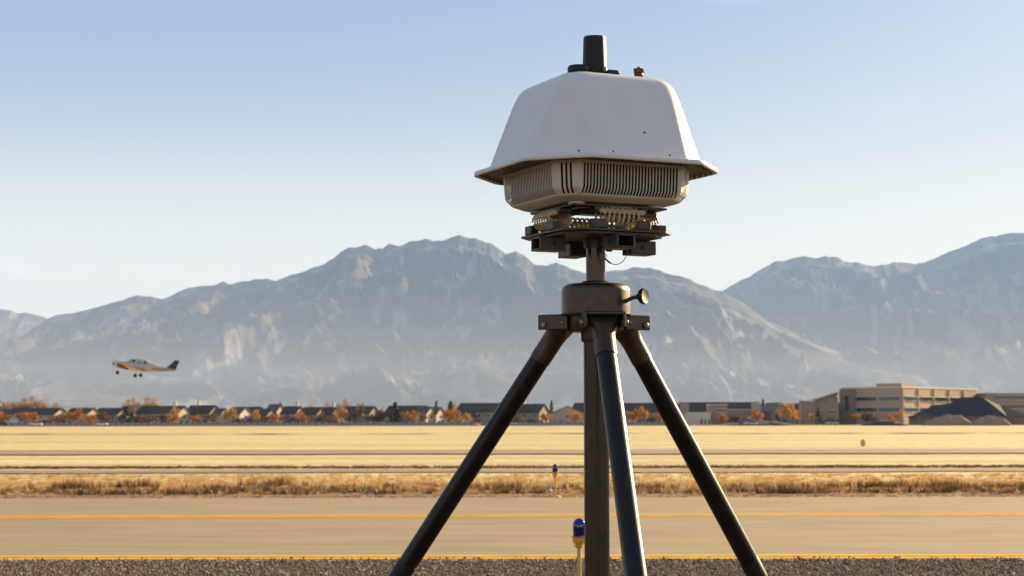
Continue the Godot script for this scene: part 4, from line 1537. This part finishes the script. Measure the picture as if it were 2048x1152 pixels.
	for q in [[4, 848, 824, 30], [50, 849, 823, 26], [66, 848, 824, 22], [110, 848, 829, 26], [148, 848, 819, 36], [178, 848, 828, 34], [345, 847, 829, 22], [394, 847, 830, 18], [551, 847, 829, 26], [604, 847, 826, 28], [820, 847, 822, 32], [900, 847, 819, 32], [914, 847, 824, 16], [1090, 847, 827, 22], [1149, 847, 827, 26], [1265, 847, 820, 36], [1318, 847, 826, 22], [1444, 849, 828, 24], [1514, 848, 822, 26], [1712, 850, 828, 20], [1778, 850, 829, 14]]:
		tree(q[0], q[1], q[2], q[3], d + rng.randf_range(-8, 8), "orange")
	for q in [[349, 847, 814, 18], [458, 847, 814, 22], [512, 847, 821, 16], [682, 847, 817, 26], [1289, 847, 814, 15], [1575, 848, 809, 34], [1586, 848, 820, 22], [1795, 850, 822, 18], [935, 847, 829, 16], [1623, 850, 829, 16]]:
		tree(q[0], q[1], q[2], q[3], d + rng.randf_range(-8, 8), "yellow")
	for q in [[88, 849, 838, 30], [125, 849, 838, 22], [205, 848, 824, 24], [290, 848, 826, 44], [325, 848, 830, 36], [500, 848, 832, 22], [530, 848, 832, 20], [576, 848, 831, 34], [660, 848, 836, 24], [765, 848, 824, 34], [845, 848, 826, 18], [480, 848, 833, 18], [1305, 848, 832, 20], [1470, 849, 832, 40], [1660, 850, 836, 30], [1745, 850, 834, 26]]:
		tree(q[0], q[1], q[2], q[3], d + rng.randf_range(-6, 6), "rust")
	for q in [[720, 847, 806, 22], [745, 848, 826, 30], [703, 848, 824, 26], [420, 848, 827, 26], [1040, 848, 832, 26], [1062, 848, 836, 22], [1558, 848, 824, 20], [755, 847, 815, 18], [640, 848, 832, 22], [1735, 850, 822, 24]]:
		tree(q[0], q[1], q[2], q[3], d + rng.randf_range(-6, 6), "green")
	for q in [[250, 848, 813, 26], [264, 848, 824, 18], [276, 848, 830, 20], [790, 847, 805, 26], [797, 848, 818, 22], [1636, 850, 816, 12]]:
		tree(q[0], q[1], q[2], q[3], d + rng.randf_range(-6, 6), "conifer")
	for q in [[872, 847, 803, 12], [1103, 847, 802, 14], [1526, 848, 800, 14], [560, 847, 805, 8], [901, 847, 803, 20]]:
		tree(q[0], q[1], q[2], q[3], 726.0, "conifer")
	for q in [[30, 848, 798, 50], [58, 848, 792, 52], [80, 848, 796, 40], [110, 848, 804, 34], [262, 848, 795, 40], [285, 848, 800, 34], [298, 848, 794, 36], [2, 848, 800, 26], [687, 848, 797, 30], [621, 848, 806, 22], [655, 848, 806, 20], [905, 848, 804, 22]]:
		tree(q[0], q[1], q[2], q[3], 770.0, "bare")
	plant_trees()

func build_fences_and_mounds() -> void:
	# low panel fence along the far edge of the field
	var d := 640.0
	var x0 := across(-60.0, d)
	var x1 := across(1362.0, d)
	var f := thing("fence", Vector3(x0, 0.0, -d), "low grey panel fence running along the far edge of the field", "fence")
	var n := 110
	var pw := (x1 - x0) / n
	var st := tool()
	add_box(st, Vector3(pw / 2, .62, 0), Vector3(pw - .16, 1.15, .06))
	var pm := done(st)
	st = tool()
	add_box(st, Vector3(0, .68, 0), Vector3(.16, 1.36, .16))
	var qm := done(st)
	for i in n:
		part(f, "panel", pm, M.vinyl, Transform3D(Basis(), Vector3(i * pw, 0, 0)))
		part(f, "post", qm, M.trim, Transform3D(Basis(), Vector3(i * pw, 0, 0)))
	# heaps of earth
	for q in [[1845, 1950, 832.0, 560.0, "larger earth mound with two humps below the navy roof", 3], [1935, 2022, 834.0, 556.0, "earth mound leaning against the larger mound below navy roof", 4], [1722, 1815, 842.0, 566.0, "low dark earth mound before the office building", 5], [1436, 1600, 843.5, 590.0, "long low dark berm before the commercial blocks", 6], [940, 962, 846.0, 600.0, "small earth heap by the fence beside the splayed tripod leg", 7]]:
		var dd: float = q[3]
		var w := across(q[1], dd) - across(q[0], dd)
		var h := height_at(q[2], dd)
		var t := thing("earth_mound", Vector3(across((q[0] + q[1]) / 2.0, dd), 0, -dd), q[4], "mound")
		var nz := FastNoiseLite.new()
		nz.seed = q[5]
		nz.frequency = 0.16
		st = tool()
		st.set_smooth_group(1)
		var g := 26
		var P := func(i: int, j: int) -> Vector3:
			var u := i / float(g) * 2 - 1
			var v := j / float(g) * 2 - 1
			var rr := clampf(1.0 - u * u, 0, 1) * clampf(1.0 - v * v, 0, 1)
			var y := h * pow(rr, .8) * (1.0 + .5 * nz.get_noise_2d(u * w * .5, v * 6.0)) - .05
			return Vector3(u * w / 2, y, v * maxf(w * .18, 3.0))
		for i in g:
			for j in g:
				quad(st, P.call(i, j), P.call(i + 1, j), P.call(i + 1, j + 1), P.call(i, j + 1))
		part(t, "earth", done(st), M.dirt if q[5] in [3, 4, 7] else M.scrub)

func build_cars() -> void:
	var paints := {"white": mat(lin(.75, .74, .71), 0.3), "silver": mat(lin(.40, .40, .41), 0.3, 0.4), "dark": mat(lin(.05, .055, .07), 0.3)}
	for q in [[72.0, 618.0, "white", "white parked car on the perimeter road below the long dark roof"], [203.0, 622.0, "white", "white parked car on the road beside the widest orange trees"], [4.0, 618.0, "dark", "dark parked car on the road before the first orange tree"], [1662.0, 640.0, "silver", "silver parked car before the slanted roof hall"], [1640.0, 645.0, "dark", "dark parked car by the slanted roof hall"], [1500.0, 575.0, "silver", "silver parked car before the long dark berm"], [1020.0, 612.0, "silver", "silver parked car on the road behind the splayed tripod leg"]]:
		var t := thing("parked_car", Vector3(across(q[0], q[1]), .16, -q[1]), q[3], "car", "cars parked along the far road")
		t.rotation.y = deg_to_rad(8.0)
		var st := tool()
		var rings := []
		for r in [[-2.15, .45, .20, .75], [-2.0, .55, .32, .85], [-1.0, .60, .36, .88], [1.2, .62, .38, .88], [2.0, .60, .34, .85], [2.15, .52, .22, .75]]:
			rings.append(ell_ring(r[0], r[1], r[2], r[3], 16, .5))
		add_loft(st, rings)
		part(t, "body", done(st), paints[q[2]])
		st = tool()
		rings = []
		for r in [[-1.1, .95, .05, .74], [-.4, 1.08, .34, .70], [.9, 1.08, .36, .70], [1.8, .95, .08, .72]]:
			rings.append(ell_ring(r[0], r[1], r[2], r[3], 16, .5))
		add_loft(st, rings)
		part(t, "cabin", done(st), M.pane)
		st = tool()
		add_bevel_box(st, Vector3(.25, 1.44, 0), Vector3(1.5, .06, 1.2), .02)
		part(t, "roof_panel", done(st), paints[q[2]])
		for wx in [-1.35, 1.35]:
			for wz in [-.85, .65]:
				st = tool()
				add_lathe(st, Vector3(wx, .32, wz), Basis(), [[[0.0, 0.0], [.28, 0.0], [.32, .04], [.32, .16], [.28, .20], [0.0, .20]]], 16)
				part(t, "wheel", done(st), M.tyre)

# ------------------------------------------------------------------ gravel and grass
func stone_mesh(sd: int) -> ArrayMesh:
	var r := RandomNumberGenerator.new()
	r.seed = sd
	var st := tool()
	st.set_smooth_group(-1)
	var t := (1.0 + sqrt(5.0)) / 2.0
	var v := []
	for q in [[-1, t, 0], [1, t, 0], [-1, -t, 0], [1, -t, 0], [0, -1, t], [0, 1, t], [0, -1, -t], [0, 1, -t], [t, 0, -1], [t, 0, 1], [-t, 0, -1], [-t, 0, 1]]:
		v.append(Vector3(q[0], q[1] * .72, q[2]).normalized() * r.randf_range(.34, .62))
	for f in [[0, 11, 5], [0, 5, 1], [0, 1, 7], [0, 7, 10], [0, 10, 11], [1, 5, 9], [5, 11, 4], [11, 10, 2], [10, 7, 6], [7, 1, 8], [3, 9, 4], [3, 4, 2], [3, 2, 6], [3, 6, 8], [3, 8, 9], [4, 9, 5], [2, 4, 11], [6, 2, 10], [8, 6, 7], [9, 8, 1]]:
		for k in [0, 2, 1]:
			st.add_vertex(v[f[k]])
	return done(st)

func build_gravel() -> void:
	var m := StandardMaterial3D.new()
	m.vertex_color_use_as_albedo = true
	m.roughness = 0.9
	for kind in 3:
		var places := []
		var cols := []
		for i in 15000:
			var z := -lerpf(13.5, 18.86, sqrt(rng.randf())) - .35 * pow(rng.randf(), 6.0)
			var x := rng.randf_range(-7.5, 7.5)
			var s := lerpf(.012, .036, pow(rng.randf(), 2.5))
			places.append(Transform3D(Basis.from_euler(Vector3(rng.randf() * TAU, rng.randf() * TAU, rng.randf() * TAU)).scaled(Vector3.ONE * s), Vector3(x, (.012 if z > -18.75 else .022) + s * .22, z)))
			var k := rng.randf_range(.45, 1.35)
			var c := Vector3(.165, .112, .080).lerp(Vector3(.25, .17, .11), rng.randf()) * k
			if rng.randf() < .06:
				c = Vector3(.42, .36, .29)
			cols.append(Color(c.x, c.y, c.z))
		many("gravel" if kind == 0 else "gravel_%03d" % kind, stone_mesh(90 + kind), m, places, cols, "loose brown grey gravel along the near edge of the taxiway", "gravel")

func tuft_mesh(sd: int, blades: int, lean: float, wide: float) -> ArrayMesh:
	var r := RandomNumberGenerator.new()
	r.seed = sd
	var st := tool()
	st.set_smooth_group(-1)
	for i in blades:
		var a := r.randf() * TAU
		var o := Vector3(cos(a), 0, sin(a))
		var p := o * r.randf() * .28
		var h := r.randf_range(.45, 1.0)
		var tip := p + o * lean * r.randf_range(.3, 1.0) * h + Vector3(0, h, 0)
		var mid := p.lerp(tip, .55) + Vector3(0, .08 * h, 0)
		var sd2 := Vector3(-sin(a + r.randf()), 0, cos(a)) * wide
		var k := r.randf_range(.7, 1.15)
		st.set_color(Color(k, k, k * .96))
		quad(st, p - sd2, p + sd2, mid + sd2 * .7, mid - sd2 * .7)
		for v in [mid - sd2 * .7, mid + sd2 * .7, tip]:
			st.add_vertex(v)
	return done(st)

func build_grass() -> void:
	var patch := FastNoiseLite.new()
	patch.seed = 17
	patch.frequency = 0.35
	var sets := []
	for k in 3:
		sets.append([[], []])
	var put := func(kind: int, x: float, z: float, h: float, w: float, c: Vector3) -> void:
		sets[kind][0].append(Transform3D(Basis(Vector3.UP, rng.randf() * TAU).scaled(Vector3(w, h, w)), Vector3(x, .005, -z)))
		sets[kind][1].append(Color(c.x, c.y, c.z))
	var straw := [Vector3(.66, .50, .25), Vector3(.56, .40, .18), Vector3(.72, .58, .33)]
	var weeds := [Vector3(.32, .20, .105), Vector3(.24, .155, .09), Vector3(.40, .26, .13), Vector3(.15, .10, .06)]
	var greens := [Vector3(.115, .095, .035), Vector3(.08, .065, .03), Vector3(.15, .12, .045)]
	# the ragged verge on the far side of the taxiway
	for i in 9000:
		var x := rng.randf_range(-15, 15)
		var edge := 34.45 + x * 0.013
		var z := edge + .1 + pow(rng.randf(), 1.3) * 8.5
		var n := patch.get_noise_2d(x, z * 1.6)
		var far := (z - edge) / 8.5
		if far < .26 + n * .16:
			# bare crumbly edge with a litter of short stalks
			if rng.randf() < .55:
				put.call(0, x, z, rng.randf_range(.02, .06), rng.randf_range(.18, .34), Vector3(.44, .30, .16) if rng.randf() < .6 else weeds[rng.randi() % 4])
		elif far < .46 + n * .6:
			if n < -.05 and rng.randf() < .4:
				continue
			var c: Vector3 = weeds[rng.randi() % 4] if rng.randf() < .6 else straw[rng.randi() % 3] * .8
			put.call(0, x, z, rng.randf_range(.04, .12) * (1.1 + n), rng.randf_range(.18, .34), c)
		else:
			put.call(0, x, z, rng.randf_range(.04, .10), rng.randf_range(.22, .42), straw[rng.randi() % 3])
	# darker leafy weeds in clumps
	for i in 64:
		var cx := rng.randf_range(-14.5, 14.5)
		var cz := 37.4 + rng.randf_range(-1.2, 1.9) + cx * .013
		var nn := int(rng.randf_range(8, 26))
		for j in nn:
			put.call(1, cx + rng.randfn() * .42, cz + rng.randfn() * .25, rng.randf_range(.06, .20), rng.randf_range(.16, .34), greens[rng.randi() % 3] if rng.randf() < .7 else weeds[rng.randi() % 4])
	for q in [[1590.0, 36.5], [1895.0, 38.0], [1765.0, 39.0], [270.0, 39.5], [530.0, 40.0], [150.0, 38.5], [1000.0, 38.0]]:
		var bx := across(q[0], q[1])
		for j in 40:
			put.call(1, bx + rng.randfn() * .35, q[1] + rng.randfn() * .2, rng.randf_range(.12, .34), rng.randf_range(.14, .26), weeds[rng.randi() % 4].lerp(greens[0], rng.randf() * .6))
	# open dry grass, thinner with distance
	for i in 1800:
		var z := 42.0 + 7.6 * rng.randf()
		if (z > 49.5 and z < 56.8) or (z > 77.5 and z < 94.5):
			continue
		var x := rng.randf_range(-1, 1) * (z * .31 + 3.0)
		put.call(2, x, z, rng.randf_range(.05, .12), rng.randf_range(.3, .6), straw[rng.randi() % 3])
	# brown growth along the far edge of the service road
	for i in 2600:
		var x := rng.randf_range(-22, 22)
		var z := 56.4 + x * .0065 + rng.randf() * 1.2
		put.call(1, x, z, rng.randf_range(.04, .12), rng.randf_range(.2, .4), weeds[rng.randi() % 4] * rng.randf_range(.6, 1.1))
	var info := [["dry_grass", "dry straw and rusty weeds on the ragged verge across the taxiway", "grass"], ["weeds", "dark brown and olive weed clumps on verge and road edge", "weeds"], ["meadow_grass", "pale dry meadow grass of the open airfield", "grass"]]
	for k in 3:
		many(info[k][0], tuft_mesh(60 + k, 16 if k != 1 else 20, .55 if k != 1 else .8, .020 if k != 1 else .035), M.blade, sets[k][0], sets[k][1], info[k][1], info[k][2])
